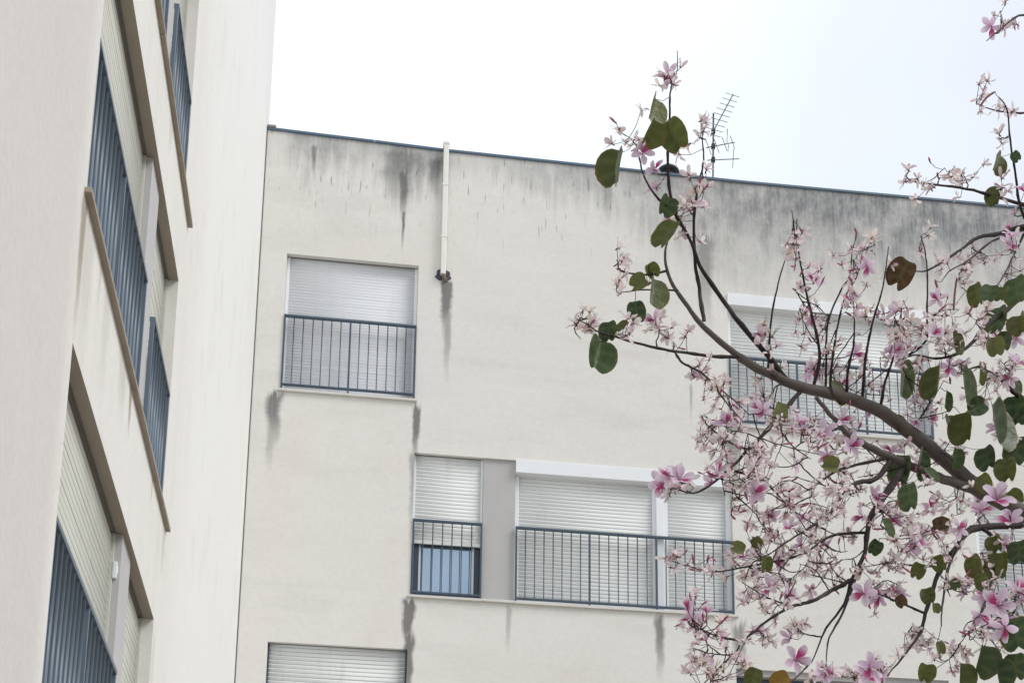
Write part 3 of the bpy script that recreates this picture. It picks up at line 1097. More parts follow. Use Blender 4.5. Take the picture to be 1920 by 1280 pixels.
BR = [
 # name, points, depth at tip, widths, material
 ('branch', [(1474, 712), (1440, 668), (1390, 610), (1345, 548), (1312, 498), (1296, 455), (1266, 402), (1235, 374), (1212, 340), (1203, 318)], 4.65, 11, 4, 'twig'),
 ('twig', [(1320, 602), (1311, 540), (1303, 487), (1302, 400), (1313, 336), (1319, 300), (1317, 262)], 4.7, 8, 4, 'twig'),
 ('twig', [(1268, 402), (1257, 366), (1252, 300), (1256, 232), (1256, 182), (1259, 158), (1253, 140)], 4.6, 7, 3, 'twig'),
 ('twig', [(1250, 508), (1212, 515), (1172, 510), (1158, 500)], 4.7, 5, 2.5, 'twig'),
 ('twig', [(1271, 544), (1210, 543), (1158, 549)], 4.6, 4, 2.5, 'twig'),
 ('branch', [(1387, 668), (1340, 668), (1301, 663), (1246, 655), (1194, 643), (1163, 634), (1122, 622), (1101, 608), (1081, 598)], 4.5, 7, 3, 'twig'),
 ('twig', [(1266, 660), (1280, 680), (1314, 698), (1345, 725), (1376, 750), (1404, 777)], 4.6, 5, 3, 'twig'),
 ('twig', [(1342, 727), (1366, 760), (1393, 790)], 4.5, 4, 2.5, 'twig'),
 ('branch', [(1500, 734), (1455, 787), (1404, 842), (1366, 880), (1310, 922), (1262, 915)], 4.6, 9, 3.5, 'twig'),
 ('twig', [(1525, 728), (1537, 672), (1531, 627), (1519, 579), (1511, 545), (1501, 493), (1495, 455), (1494, 411)], 4.8, 7, 3, 'twig'),
 ('twig', [(1548, 735), (1549, 690), (1552, 607), (1576, 545), (1593, 517), (1598, 473), (1604, 449)], 4.9, 5, 2.5, 'twig'),
 ('twig', [(1556, 736), (1561, 672), (1573, 600), (1587, 552), (1607, 517), (1617, 473)], 4.85, 5, 2.5, 'twig'),
 ('twig', [(1588, 748), (1590, 696), (1600, 648), (1602, 610), (1600, 560)], 4.9, 6, 3, 'twig'),
 ('twig', [(1617, 755), (1621, 689), (1628, 641), (1641, 586), (1652, 552), (1659, 517), (1666, 462)], 4.9, 6, 3, 'twig'),
 ('twig', [(1650, 770), (1660, 715), (1678, 660), (1692, 605), (1700, 585)], 4.9, 6, 3, 'twig'),
 ('twig', [(1700, 668), (1736, 638), (1738, 586), (1739, 517), (1734, 469), (1726, 442)], 4.95, 5, 3, 'twig'),
 ('twig', [(1440, 690), (1446, 600), (1462, 520), (1478, 470)], 4.8, 5, 2.5, 'twig'),
 ('branch', [(2085, 500), (1990, 428), (1920, 425), (1875, 438), (1834, 445), (1810, 462), (1779, 483), (1741, 506), (1717, 509)], 5.0, 11, 3.5, 'twig'),
 ('twig', [(1920, 430), (1862, 452), (1813, 490), (1782, 507), (1765, 528)], 5.0, 5, 2.5, 'twig'),
 ('branch', [(2095, 640), (1990, 540), (1920, 556), (1886, 583), (1851, 610), (1817, 648), (1789, 665), (1755, 672), (1714, 665), (1680, 680)], 4.95, 12, 3, 'twig'),
 ('branch', [(2105, 800), (2000, 790), (1920, 751), (1886, 720), (1851, 696), (1830, 688), (1795, 700)], 5.1, 12, 4, 'twig'),
 ('branch', [(2050, 340), (1990, 400), (1920, 384), (1860, 367), (1812, 354), (1757, 347), (1711, 340), (1698, 328)], 5.0, 8, 3, 'twig'),
 ('twig', [(1930, 425), (1912, 385), (1903, 320), (1893, 255), (1888, 205), (1872, 182)], 4.95, 6, 3, 'twig'),
 ('twig', [(2010, 215), (1960, 205), (1920, 212), (1870, 208), (1830, 194)], 5.0, 6, 2.5, 'twig'),
 ('twig', [(1995, -40), (1950, 25), (1910, 30), (1870, 60), (1850, 77)], 5.0, 6, 2.5, 'twig'),
 ('twig', [(1925, 427), (1905, 470), (1880, 520), (1860, 545)], 5.0, 5, 2.5, 'twig'),
 # below the main limb
 ('limb', [(1845, 922), (1769, 898), (1700, 870), (1640, 843), (1592, 815), (1560, 780), (1530, 745)], 5.0, 19, 7, 'bark'),
 ('branch', [(1700, 872), (1659, 929), (1635, 964), (1626, 998), (1621, 1039), (1597, 1087), (1583, 1132), (1549, 1177), (1521, 1242)], 4.85, 14, 4, 'twig'),
 ('branch', [(1597, 1087), (1562, 1105), (1525, 1125), (1487, 1136), (1444, 1160), (1393, 1201), (1381, 1222)], 4.7, 9, 5, 'twig'),
 ('twig', [(1607, 1075), (1580, 1149), (1554, 1197), (1549, 1245)], 4.7, 6, 3, 'twig'),
 ('twig', [(1666, 858), (1580, 878), (1545, 898), (1518, 916), (1440, 960)], 4.8, 6, 3, 'twig'),
 ('branch', [(1670, 862), (1642, 898), (1607, 905), (1569, 940), (1552, 967), (1500, 1000), (1440, 1040)], 4.7, 11, 4, 'twig'),
 ('branch', [(1940, 972), (1900, 985), (1824, 991), (1789, 1032), (1769, 1060), (1755, 1087), (1734, 1149), (1727, 1184), (1700, 1221), (1666, 1263)], 4.9, 15, 5, 'twig'),
 ('twig', [(1800, 1020), (1782, 1053), (1769, 1115), (1765, 1172)], 4.7, 8, 4, 'twig'),
 ('branch', [(1844, 992), (1875, 1012), (1920, 1036), (1980, 1090)], 4.8, 8, 4, 'twig'),
 ('twig', [(1865, 1005), (1861, 1080), (1838, 1150), (1800, 1205)], 4.7, 7, 3, 'twig'),
 ('twig', [(1626, 998), (1560, 1004), (1500, 1040), (1400, 1062), (1330, 1070), (1250, 1048)], 4.6, 6, 2.5, 'twig'),
 ('twig', [(1393, 1201), (1340, 1190), (1290, 1165)], 4.6, 5, 2.5, 'twig'),
 ('twig', [(1487, 1136), (1440, 1120), (1390, 1090)], 4.6, 4, 2.5, 'twig'),
 ('twig', [(1404, 842), (1370, 830), (1330, 800), (1315, 780)], 4.6, 4, 2.5, 'twig'),
 ('twig', [(1366, 880), (1430, 900), (1480, 950), (1530, 985)], 4.7, 5, 2.5, 'twig'),
 ('twig', [(1455, 787), (1480, 830), (1520, 860)], 4.7, 4, 2.5, 'twig'),
 ('twig', [(1734, 1149), (1690, 1130), (1640, 1110), (1620, 1112)], 4.7, 5, 2.5, 'twig'),
 ('twig', [(1521, 1240), (1500, 1262), (1470, 1290)], 4.7, 4, 2.5, 'twig'),
 ('twig', [(1381, 1220), (1350, 1250), (1310, 1290)], 4.6, 5, 3, 'twig'),
 ('twig', [(1666, 1263), (1640, 1290), (1600, 1310)], 4.6, 5, 3, 'twig'),
 ('twig', [(1769, 1060), (1720, 1060), (1670, 1055), (1620, 1062)], 4.7, 5, 2.5, 'twig'),
]
for nm, px, y1, w0, w1, mt_ in BR:
    limb(nm, px, 5.3, y1, w0, w1, M[mt_])

# clusters of blossom: picture centre, spread, how many, how fresh (0 faded .. 1 fresh)
CL = [
 (1252, 140, 25, 26, 7, .3), (1180, 258, 32, 22, 6, .2), (1203, 285, 14, 14, 2, 1), (1233, 326, 16, 10, 2, .8), (1310, 250, 26, 26, 7, 0), (1305, 345, 26, 42, 9, .3),
 (1285, 430, 28, 38, 9, .1), (1155, 500, 24, 20, 5, .1), (1152, 540, 14, 22, 3, .5), (1214, 510, 8, 8, 1, 0), (1098, 604, 24, 18, 7, 0), (1172, 625, 18, 14, 3, .2),
 (1237, 618, 18, 26, 4, .6), (1262, 640, 28, 26, 6, .1), (1318, 695, 22, 18, 6, .1), (1342, 726, 24, 22, 6, .2), (1372, 758, 28, 20, 4, 0),
 (1488, 462, 24, 46, 9, .25), (1505, 535, 30, 44, 10, .25), (1524, 600, 28, 44, 9, .15), (1600, 470, 34, 30, 8, .05), (1614, 520, 26, 36, 7, .1), (1608, 580, 26, 30, 6, .1),
 (1440, 640, 22, 38, 6, .4), (1446, 740, 30, 50, 9, .3), (1560, 610, 20, 30, 4, .2), (1545, 665, 50, 46, 11, .3), (1620, 715, 70, 50, 18, .35), (1640, 600, 26, 36, 6, .1),
 (1692, 612, 26, 44, 10, .55), (1684, 662, 36, 36, 10, .4), (1730, 612, 26, 36, 6, .1), (1780, 592, 40, 34, 10, .4), (1828, 490, 36, 22, 7, 0), (1774, 490, 26, 16, 4, 0),
 (1668, 490, 12, 30, 2, 0), (1730, 455, 12, 16, 3, 0), (1890, 452, 22, 22, 5, .7), (1902, 405, 18, 20, 4, .6),
 (1762, 333, 44, 18, 9, .15), (1812, 336, 28, 20, 8, .1), (1700, 326, 8, 8, 2, .3), (1836, 188, 22, 16, 5, .1), (1895, 188, 18, 12, 4, .2), (1872, 260, 14, 14, 3, .3), (1892, 32, 26, 30, 8, .3),
 (1350, 808, 42, 40, 16, .15), (1385, 850, 46, 26, 10, .1), (1264, 908, 38, 18, 8, .9), (1345, 884, 18, 14, 4, .8), (1402, 892, 56, 36, 15, .15), (1480, 832, 66, 46, 20, .2),
 (1562, 808, 56, 38, 13, .3), (1432, 960, 66, 46, 20, .15), (1522, 930, 74, 52, 22, .15), (1545, 1002, 66, 52, 19, .2), (1470, 1040, 66, 52, 20, .1), (1402, 1062, 46, 44, 12, .3),
 (1540, 1082, 54, 36, 13, .2), (1440, 1118, 56, 34, 13, .15), (1312, 1064, 36, 16, 6, 0), (1262, 1052, 18, 10, 4, 0), (1300, 1148, 28, 24, 8, .6), (1342, 1184, 40, 20, 8, .2),
 (1342, 1240, 56, 40, 17, .3), (1432, 1190, 26, 18, 5, .6), (1500, 1182, 22, 18, 5, .2), (1542, 1262, 26, 16, 5, .6), (1602, 1268, 28, 12, 5, .7), (1662, 958, 48, 38, 13, .3),
 (1702, 1002, 56, 46, 19, .25), (1762, 1010, 46, 36, 11, .2), (1642, 1062, 46, 16, 9, .1), (1662, 1118, 44, 26, 11, .4), (1722, 1190, 28, 22, 8, .2), (1842, 960, 20, 30, 5, .3),
 (1802, 1100, 36, 26, 9, .3), (1882, 1130, 46, 36, 14, .6), (1862, 1182, 46, 36, 12, .5), (1848, 1060, 20, 28, 5, 0), (1900, 690, 36, 28, 7, .6), (1850, 722, 36, 26, 7, .4),
 (1742, 762, 46, 36, 10, .2), (1762, 850, 46, 26, 8, .2), (1652, 862, 56, 36, 12, .25), (1592, 900, 46, 28, 9, .2), (1782, 940, 36, 26, 8, .2), (1720, 720, 34, 40, 7, .2),
 (1800, 680, 36, 24, 6, .2), (1900, 620, 26, 24, 4, .3), (1840, 640, 24, 20, 4, .1), (1700, 905, 40, 22, 6, .2), (1890, 1010, 30, 24, 6, .1), (1780, 1235, 30, 30, 6, .3), (1650, 1250, 30, 16, 5, .2),
 (1905, 500, 20, 40, 6, .3), (1850, 480, 38, 20, 7, .1), (1880, 350, 22, 24, 4, .2), (1830, 600, 28, 28, 6, .3), (1895, 790, 26, 30, 5, .3), (1770, 640, 30, 24, 6, .3), (1812, 545, 26, 24, 5, .2),
 # beyond the frame
 (1980, 330, 50, 40, 8, .3), (1990, 620, 60, 60, 12, .3), (2010, 880, 60, 60, 12, .3), (2000, 1150, 60, 60, 12, .3), (2120, 420, 60, 60, 10, .3), (2180, 700, 70, 70, 12, .3),
 (1480, 1330, 70, 36, 10, .3), (1720, 1340, 80, 40, 10, .3), (1960, -60, 50, 50, 8, .3), (2330, 420, 70, 70, 12, .3), (2400, 120, 70, 70, 10, .3)]

PLANT = []                          # (kind, position, axis, size)
TIPS = []                           # stalk segments
for (cx_, cy_, rx, ry, n, fr) in CL:
    s, d = nearest(cx_, cy_)
    y = s[2].y + TR.gauss(0, .10)
    centre = at(cx_, cy_, y)
    pts = [s_[2] for s_ in SAMPLES if abs(s_[0] - cx_) < rx * 1.2 and abs(s_[1] - cy_) < ry * 1.2]
    if d > 14:                      # a twig of its own
        a = s[2]
        mid = a.lerp(centre, .5) + Vector((TR.uniform(-.03, .03), TR.uniform(-.05, .05), TR.uniform(-.05, .02))) * min(1, d / 90)
        pts += woody('twig', [a, mid, centre], .0032, .0018, M['twig'], 5, .004)
    m = mpp(centre)
    if n >= 7:                      # side shoots through the larger clusters
        for k in range(1 if cy_ < 600 else (3 if n < 12 else 6)):
            a = TR.choice(pts) if pts else centre
            an = TR.uniform(0, 6.28)
            e = centre + (RIGHT * math.cos(an) * rx + UP * math.sin(an) * ry) * m * TR.uniform(.75, 1.1) + FWD * TR.uniform(-.12, .12)
            mid = a.lerp(e, .5) + Vector((TR.uniform(-.02, .02), TR.uniform(-.02, .02), TR.uniform(-.03, .03)))
            pts += woody('twig', [a, mid, e], .0026, .0014, M['twig'], 5, .003)
    n = round(n * (1.0 if cy_ < 600 else (1.5 if cy_ < 790 else 1.75)))
    for k in range(n):
        while True:
            a, b = TR.uniform(-1, 1), TR.uniform(-1, 1)
            if a * a + b * b < 1:
                break
        p = centre + (RIGHT * a * rx + UP * b * ry) * m + FWD * TR.gauss(0, .07)
        q = min(pts, key=lambda t: (t - p).length) if pts else centre
        v = p - q
        if v.length > .06:          # keep blossoms near their twig
            p = q + v * ((.06 + TR.uniform(0, .05)) / v.length) if TR.random() < .6 else p
            v = p - q
        kind = 'fresh' if TR.random() < fr * .36 else ('bud' if TR.random() < .2 else 'faded')
        ax = (v.normalized() if v.length > 1e-4 else Vector((0, 0, 1))) * .7 + Vector((TR.uniform(-1, 1), TR.uniform(-1.2, .5), TR.uniform(-.6, 1.1)))
        sz = TR.uniform(.8, 1.2) * {'fresh': .82, 'faded': .80 if cy_ < 790 else .72, 'bud': .8}[kind]
        PLANT.append((kind, p, ax.normalized(), sz))
        TIPS.append((q, p))

# big open blossoms one can point at
HERO = [(1868, 938, 4.6, 1.45, 12), (1895, 978, 4.65, 1.15, 0), (1838, 958, 4.62, 1.0, 0), (1490, 1236, 4.55, 1.1, 0), (1908, 1112, 4.6, 1.3, 0), (1526, 530, 4.75, .95, 0),
        (1690, 655, 4.8, 1.05, 0), (1242, 905, 4.6, 1.0, 0), (1275, 900, 4.6, 1.0, 0), (1545, 812, 4.7, 1.05, 0), (1205, 288, 4.62, .9, 0), (1890, 458, 4.95, .95, 0), (1905, 682, 4.9, 1.1, 0),
        (1620, 1112, 4.7, 1.0, 0), (1545, 1268, 4.6, 1.05, 0), (1625, 1270, 4.6, 1.1, 0), (1345, 884, 4.6, .85, 0), (1870, 1135, 4.65, 1.2, 0), (1430, 770, 4.7, .8, 0), (1595, 835, 4.75, .9, 0)]


def petal(bm, la, li, base, d, nrm, length, width, curl, ruffle, narrow, lip, rnd, mi=0, rows=4):
    side = d.cross(nrm).normalized()
    grid = []
    for i in range(rows + 1):
        t = i / rows
        w = width * (.16 + .84 * math.sin(math.pi * (.5 * t / .62) if t < .62 else math.pi * (.5 + .5 * (t - .62) / .38 * .72)) ** narrow)
        c = base + d * (length * (t - .12 * abs(curl) * t * t)) + nrm * (curl * length * t * t)
        row = []
        for k in (-1, 0, 1):
            p = c + side * (k * w * .5) + nrm * (abs(k) * w * .22 + rnd.uniform(-1, 1) * ruffle * length)
            v = bm.verts.new(p)
            v[la] = t
            v[li] = lip
            row.append(v)
        grid.append(row)
    for i in range(rows):
        for k in range(2):
            f = bm.faces.new((grid[i][k], grid[i][k + 1], grid[i + 1][k + 1], grid[i + 1][k]))
            f.smooth = True
            f.material_index = mi


def flower_mesh(kind, seed, with_petals=True):
    rnd = random.Random(seed)
    bm = bmesh.new()
    la = bm.verts.layers.float.new('along')
    li = bm.verts.layers.float.new('lip')
    Zv = Vector((0, 0, 1))
    if kind == 'bud':
        L = rnd.uniform(.028, .042)
        pts = [Vector((0, 0, 0)), Vector((.001, .001, L * .25)), Vector((.002, 0, L * .55)), Vector((.004, 0, L * .8)), Vector((.006, 0, L))]
        tube(bm, pts, [.0018, .0042, .0052, .0036, .0008], 6, 1)
        tube(bm, [Vector((0, 0, -.004)), Vector((0, 0, .004))], [.003, .0036], 6, 2)
    else:
        n = 5
        off = rnd.uniform(0, 6.28)
        if with_petals:
            for k in range(n):
                an = off + k * 2 * math.pi / n + rnd.uniform(-.2, .2)
                if kind == 'fresh':
                    el = rnd.uniform(.35, .8)
                    d = Vector((math.cos(an) * math.cos(el), math.sin(an) * math.cos(el), math.sin(el)))
                    nr = (Zv - d * d.z).normalized()
                    petal(bm, la, li, d * .004, d, nr, rnd.uniform(.044, .056), rnd.uniform(.024, .031), rnd.uniform(-.35, .1), .035, 1.25, 1.0 if k == 0 else 0.0, rnd, 0, 5)
                else:
                    if rnd.random() < .18:
                        continue
                    el = rnd.uniform(.25, 1.35) if rnd.random() < .7 else rnd.uniform(-.9, .3)
                    d = Vector((math.cos(an) * math.cos(el), math.sin(an) * math.cos(el), math.sin(el)))
                    nr = (Zv - d * d.z).normalized()
                    petal(bm, la, li, d * .003, d, nr, rnd.uniform(.028, .050), rnd.uniform(.012, .024), rnd.uniform(-.6, .4), .06, rnd.uniform(.8, 1.3), 0.0, rnd, 0, 4)
        # calyx: a split brown sheath
        for k in range(3 if kind == 'faded' else 1):
            an = rnd.uniform(0, 6.28)
            el = rnd.uniform(-.3, .7)
            d = Vector((math.cos(an) * math.cos(el), math.sin(an) * math.cos(el), math.sin(el)))
            petal(bm, la, li, Vector((0, 0, 0)), d, (Zv - d * d.z).normalized(), rnd.uniform(.014, .024), .0055, rnd.uniform(-.5, .3), .03, .8, 0, rnd, 2, 3)
        tube(bm, [Vector((0, 0, -.010)), Vector((0, 0, -.003)), Vector((0, 0, .004))], [.0016, .0034, .0024], 5, 2)
        # stamens and pistil, upturned
        for k in range(3 if kind == 'faded' else 4):
            an = off + rnd.uniform(-.8, .8)
            d = Vector((math.cos(an), math.sin(an), 0))
            L = rnd.uniform(.022, .045)
            tube(bm, [Vector((0, 0, .002)), d * L * .4 + Zv * L * .45, d * L * .9 + Zv * L * (.6 + rnd.uniform(-.1, .4))], [.0009, .0008, .0006], 3, 2 if rnd.random() < .85 else 0, cap=False)
    me = bpy.data.meshes.new('flower_' + kind)
    bm.to_mesh(me)
    bm.free()
    for mm in ((M['petal_fresh'] if kind == 'fresh' else M['petal_faded']), M['bud'], M['calyx']):
        me.materials.append(mm)
    return me


VAR = {'fresh': [flower_mesh('fresh', 100 + k) for k in range(7)], 'faded': [flower_mesh('faded', 200 + k) for k in range(12)], 'bud': [flower_mesh('bud', 300 + k) for k in range(4)]}
CORE = [flower_mesh('fresh', 400 + k, False) for k in range(3)]
PET = []
for k in range(8):
    rnd = random.Random(500 + k)
    bm = bmesh.new()
    la = bm.verts.layers.float.new('along')
    li = bm.verts.layers.float.new('lip')
    petal(bm, la, li, Vector((.004, 0, 0)), Vector((1, 0, 0)), Vector((0, 0, 1)), rnd.uniform(.046, .054), rnd.uniform(.025, .031), rnd.uniform(-.3, .05), .025, 1.25, 1.0 if k == 0 else 0.0, rnd, 0, 6)
    me = bpy.data.meshes.new('petal')
    bm.to_mesh(me)
    bm.free()
    me.materials.append(M['petal_fresh'])
    PET.append(me)


def pose(p, ax, sz, roll):
    q = ax.to_track_quat('Z', 'Y')
    return Matrix.Translation(p) @ q.to_matrix().to_4x4() @ Matrix.Rotation(roll, 4, 'Z') @ Matrix.Scale(sz, 4)


INV = Matrix.Translation(-tbase)


def place(name, me, mtx, parent=tree):
    o = bpy.data.objects.new(name, me)
    COL.objects.link(o)
    o.parent = parent
    if parent is tree:
        o.matrix_parent_inverse = INV
    o.matrix_basis = mtx
    return o


for (px, py, y, sz, _) in HERO:
    s, d = nearest(px, py)
    p = at(px, py, min(s[2].y - .02, y + .25))
    ax = (-FWD * TR.uniform(.7, 1.2) + Vector((TR.uniform(-.5, .5), 0, TR.uniform(-.1, .7)))).normalized()
    f = place('flower', TR.choice(CORE), pose(p, ax, sz, TR.uniform(0, 6.28)))
    off = TR.uniform(0, 6.28)
    for k in range(5):
        el = TR.uniform(.3, .65)
        mtx = Matrix.Rotation(off + k * 2 * math.pi / 5 + TR.uniform(-.12, .12), 4, 'Z') @ Matrix.Rotation(-el, 4, 'Y')
        place('petal', PET[0] if k == 0 else TR.choice(PET[1:]), mtx, f)
    TIPS.append((s[2], p))

inside = lambda p: (lambda q: -10 < q[0] < 1930 and -10 < q[1] < 1290)(project(p))
ordr = sorted(PLANT, key=lambda f: -(f[3] * {'fresh': 1.5, 'faded': 1.0, 'bud': .4}[f[0]] / mpp(f[1]) * (1 if inside(f[1]) else 0)))
NSINGLE = 280
rest_v, rest_f, rest_m, rest_a, rest_l = [], [], [], [], []
nv = 0
for i, (kind, p, ax, sz) in enumerate(ordr):
    me = TR.choice(VAR[kind])
    mtx = pose(p, ax, sz, TR.uniform(0, 6.28))
    if i < NSINGLE:
        place('bud' if kind == 'bud' else 'flower', me, mtx)
        continue
    rest_v += [tuple(mtx @ v.co) for v in me.vertices]
    rest_a += [d.value for d in me.attributes['along'].data]
    rest_l += [d.value for d in me.attributes['lip'].data]
    b = {'fresh': 0, 'faded': 3, 'bud': 3}[kind]
    for f in me.polygons:
        rest_f.append(tuple(nv + k for k in f.vertices))
        rest_m.append(b + f.material_index)
    nv += len(me.vertices)
me = bpy.data.meshes.new('small_blossoms')
me.from_pydata(rest_v, [], rest_f)
for mm in (M['petal_fresh'], M['bud'], M['calyx'], M['petal_faded'], M['bud'], M['calyx']):
    me.materials.append(mm)
me.polygons.foreach_set('material_index', rest_m)
me.polygons.foreach_set('use_smooth', [True] * len(rest_f))
for nm, vals in (('along', rest_a), ('lip', rest_l)):
    at_ = me.attributes.new(nm, 'FLOAT', 'POINT')
    at_.data.foreach_set('value', vals)
o = link(bpy.data.objects.new('small_blossoms', me), tree)
o['kind'] = 'stuff'

# ---- leaves: two rounded lobes, folded along the midrib
def leaf_mesh(seed):
    rnd = random.Random(seed)
    bm = bmesh.new()
    lr = bm.verts.layers.float.new('rim')
    lv = bm.verts.layers.float.new('vein')
    fold, droop, cup = rnd.uniform(.15, .9), rnd.uniform(-.25, .4), rnd.uniform(-.15, .3)
    rows, cols = 10, 4
    wid = rnd.uniform(.92, 1.08)
    cleft = rnd.uniform(.72, .88)
    mids = [bm.verts.new((0, .01 + cleft * (i / rows), -droop * (i / rows) ** 2 * .5)) for i in range(rows + 1)]
    for m in mids:
        m[lr], m[lv] = 0, 1
    for sgn in (-1, 1):
        grid = [[m] for m in mids]
        for i in range(rows + 1):
            s = i / rows
            a = math.radians(-104 + 212 * s)
            e = Vector(((.185 + .265 * math.cos(a) * (1.06 - .12 * s)) * wid, .5 + .5 * math.sin(a), 0))
            if i == 0:
                e.x = max(e.x, .05)
            e *= 1 + rnd.uniform(-.02, .02)
            m0 = Vector((0, .01 + cleft * s, 0))
            for c in range(1, cols + 1):
                t = c / cols
                q = m0.lerp(e, t)
                z = q.x * fold + cup * q.x ** 2 - droop * q.y ** 2 * .5 + .03 * mnoise.noise(Vector((q.x * 4 * sgn, q.y * 4, seed)))
                v = bm.verts.new((q.x * sgn, q.y, z))
                v[lr] = t
                v[lv] = 1.0 if i % 3 == 1 and c < cols else 0.0
                grid[i].append(v)
        for i in range(rows):
            for c in range(cols):
                q = (grid[i][c], grid[i][c + 1], grid[i + 1][c + 1], grid[i + 1][c])
                f = bm.faces.new(q if sgn > 0 else q[::-1])
                f.smooth = True
    me = bpy.data.meshes.new('leaf')
    bm.to_mesh(me)
    bm.free()
    return me


LV = {}


def leaf(px, py, w, h, tint, ang=None, y=None):
    """a leaf w x h picture pixels large at its place, hanging by its stalk"""
    s, d = nearest(px, py)
    if y is None:
        y = s[2].y + TR.uniform(-.14, .04)
    c = at(px, py, y)
    m = mpp(c)
    L = max(h, w * .9) * m
    if ang is None:
        ang = -90 + TR.uniform(-32, 32)
    a = math.radians(ang)
    ax = (RIGHT * math.cos(a) + UP * math.sin(a)).normalized()
    ratio = min(1.0, w / (max(h, w * .9) * .98))
    tilt = math.acos(ratio) * TR.choice((-1, 1))
    ax = (ax + FWD * TR.uniform(-.3, .3)).normalized()
    nr = -FWD
    side = ax.cross(nr).normalized()
    nr = side.cross(ax).normalized()
    R_ = Matrix.Rotation(tilt, 3, ax)
    side, nr = R_ @ side, R_ @ nr
    base_ = c - ax * L * .5
    mtx = Matrix(((side.x * L, ax.x * L, nr.x * L, base_.x), (side.y * L, ax.y * L, nr.y * L, base_.y), (side.z * L, ax.z * L, nr.z * L, base_.z), (0, 0, 0, 1)))
    key = (tint, TR.randrange(6))
    if key not in LV:
        LV[key] = leaf_mesh(key[1] * 17 + 3)
        LV[key].materials.append(M['leaf_' + tint])
    o = place('leaf', LV[key], mtx)
    x, yy, _ = project(base_)
    s, d = nearest(x, yy)
    TIPS.append((s[2], base_ + ax * L * .05))
    return o


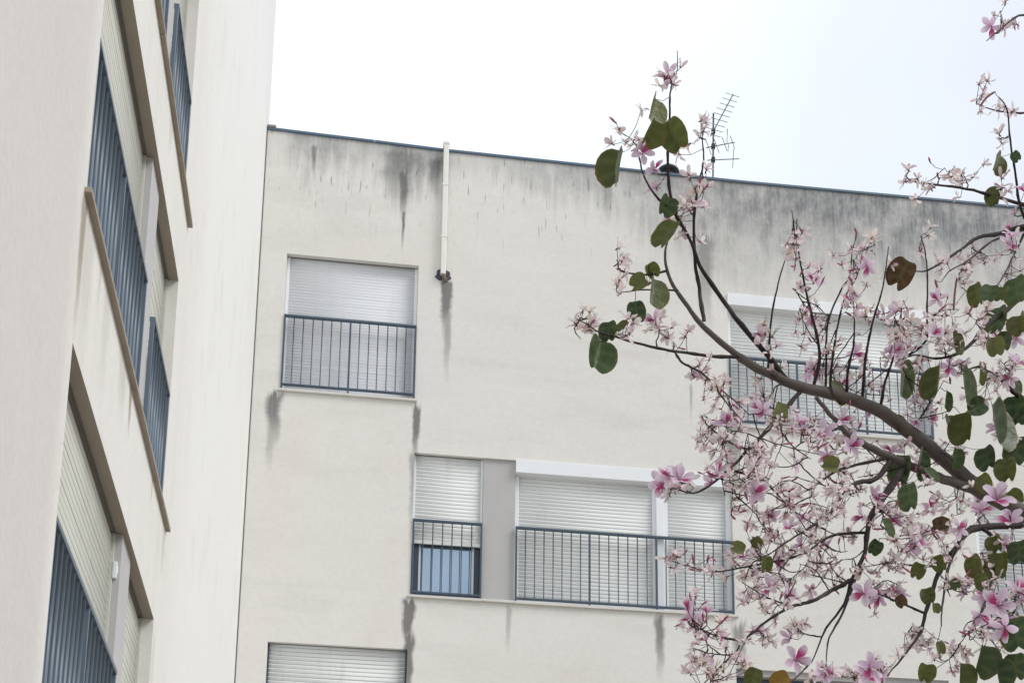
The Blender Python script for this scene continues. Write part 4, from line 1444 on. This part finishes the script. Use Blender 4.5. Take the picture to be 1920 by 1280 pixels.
LF = [(1220, 207, 34, 58, 'olive', -110), (1218, 250, 34, 50, 'olive', -115), (1266, 255, 54, 60, 'olive', -60), (1159, 318, 42, 72, 'olive', -105), (1248, 388, 36, 40, 'green', -110), (1250, 440, 44, 62, 'olive', -125),
 (1197, 532, 38, 32, 'pale', -150), (1218, 548, 38, 64, 'olive', -100), (1193, 585, 44, 38, 'green', -80), (1222, 508, 32, 26, 'olive', -60), (1141, 622, 38, 42, 'green', -90), (1117, 668, 58, 70, 'green', -105),
 (1167, 613, 20, 30, 'olive', -140), (1460, 775, 30, 42, 'pale', -100), (1561, 737, 36, 54, 'olive', -80), (1690, 515, 60, 62, 'brown', -120), (1687, 708, 40, 84, 'green', -95), (1762, 715, 28, 78, 'olive', -92),
 (1787, 643, 24, 52, 'olive', -85), (1832, 553, 26, 50, 'olive', -80), (1855, 550, 38, 42, 'green', -110), (1880, 553, 26, 36, 'olive', -110), (1906, 545, 38, 62, 'green', -90), (1870, 600, 40, 62, 'green', -100),
 (1868, 650, 38, 42, 'pale', -80), (1806, 725, 36, 84, 'green', -88), (1776, 800, 34, 50, 'olive', -80), (1830, 765, 50, 44, 'green', -150), (1862, 800, 50, 106, 'green', -92), (1815, 802, 40, 74, 'olive', -85),
 (1908, 770, 52, 64, 'green', -80), (1680, 797, 38, 50, 'olive', -75), (1690, 882, 44, 66, 'green', -100), (1706, 932, 36, 60, 'green', -88), (1720, 868, 36, 70, 'green', -105), (1742, 893, 30, 42, 'green', -60),
 (1556, 872, 38, 26, 'pale', 170), (1660, 992, 24, 40, 'green', -70), (1640, 1027, 34, 28, 'green', -120), (1720, 1070, 38, 36, 'olive', -110), (1762, 1055, 32, 36, 'olive', -70), (1740, 1117, 34, 36, 'olive', -80),
 (1790, 1095, 28, 26, 'green', -50), (1828, 1060, 28, 48, 'olive', -80), (1842, 1090, 22, 38, 'olive', -80), (1876, 1062, 46, 62, 'olive', -90), (1838, 1240, 62, 72, 'green', -100), (1906, 1188, 60, 72, 'green', -85),
 (1800, 1268, 50, 60, 'olive', -95), (1872, 1262, 54, 62, 'green', -80), (1735, 1262, 42, 42, 'olive', -100), (1762, 987, 46, 24, 'brown', 175), (1690, 1126, 26, 28, 'brown', -60), (1436, 1057, 26, 30, 'olive', -90),
 (1384, 1027, 30, 22, 'pale', 160), (1420, 1017, 22, 24, 'olive', -60), (1412, 1268, 40, 34, 'olive', -110), (1462, 1275, 42, 28, 'amber', -150), (1866, 308, 26, 46, 'olive', -100), (1872, 370, 28, 48, 'olive', -110),
 (1905, 294, 18, 24, 'green', -60), (1890, 882, 42, 52, 'olive', -90), (1906, 845, 50, 62, 'green', -100), (1898, 725, 34, 44, 'green', -90), (1868, 1020, 30, 40, 'olive', -80), (1752, 1140, 22, 24, 'pale', -90),
 (1846, 905, 30, 40, 'olive', -70), (1790, 860, 34, 44, 'green', -95), (1838, 700, 28, 50, 'olive', -85), (1900, 935, 40, 40, 'olive', -60), (1905, 1250, 46, 60, 'green', -90), (1760, 1215, 26, 30, 'pale', -70),
 (1884, 640, 30, 44, 'green', -95), (1915, 610, 30, 50, 'olive', -90), (1775, 750, 26, 46, 'green', -95), (1852, 860, 40, 54, 'green', -80), (1910, 1035, 40, 50, 'green', -90)]
for l in LF:
    k_ = .88 if l[0] > 1670 else 1.0
    leaf(l[0], l[1], l[2] * k_, l[3] * k_, *l[4:])
OUT = [q_ for q_ in SAMPLES if 1950 < q_[0] < 2450 and -100 < q_[1] < 1250 and q_[3] < .03]
for k in range(60):                                    # the crown goes on beyond the frame
    q_ = TR.choice(OUT)
    px, py = q_[0] + TR.uniform(-55, 55), q_[1] + TR.uniform(-10, 70)
    if px < 1945:
        continue
    leaf(px, py, TR.uniform(34, 60), TR.uniform(46, 74), TR.choice(('green', 'green', 'olive', 'olive', 'pale')))

# seed pods
for pts in ([(1794, 521), (1790, 552), (1788, 583)], [(1753, 524), (1760, 545), (1768, 560)], [(1866, 172), (1850, 183), (1836, 202)], [(1604, 449), (1606, 438), (1603, 428)]):
    s, d = nearest(*pts[0])
    P = [at(a, b, s[2].y - .03) for a, b in pts]
    bm = bmesh.new()
    tube(bm, catmull(P, 4), [.002] + [.0045] * (len(catmull(P, 4)) - 2) + [.001], 6)
    obj('seed_pod', bm, M['pod'], tree)
    TIPS.append((s[2], P[0]))

bm = bmesh.new()
for a, b in TIPS:
    if (a - b).length < .004 or (a - b).length > .6:
        continue
    mid = a.lerp(b, .55) + Vector((0, 0, -.12 * (a - b).length)) + Vector((TR.uniform(-1, 1), TR.uniform(-1, 1), 0)) * .06 * (a - b).length
    tube(bm, [a, mid, b], [.0013, .0012, .0012], 4, cap=False)
o = obj('stalks', bm, M['twig'], tree)
o['kind'] = 'stuff'
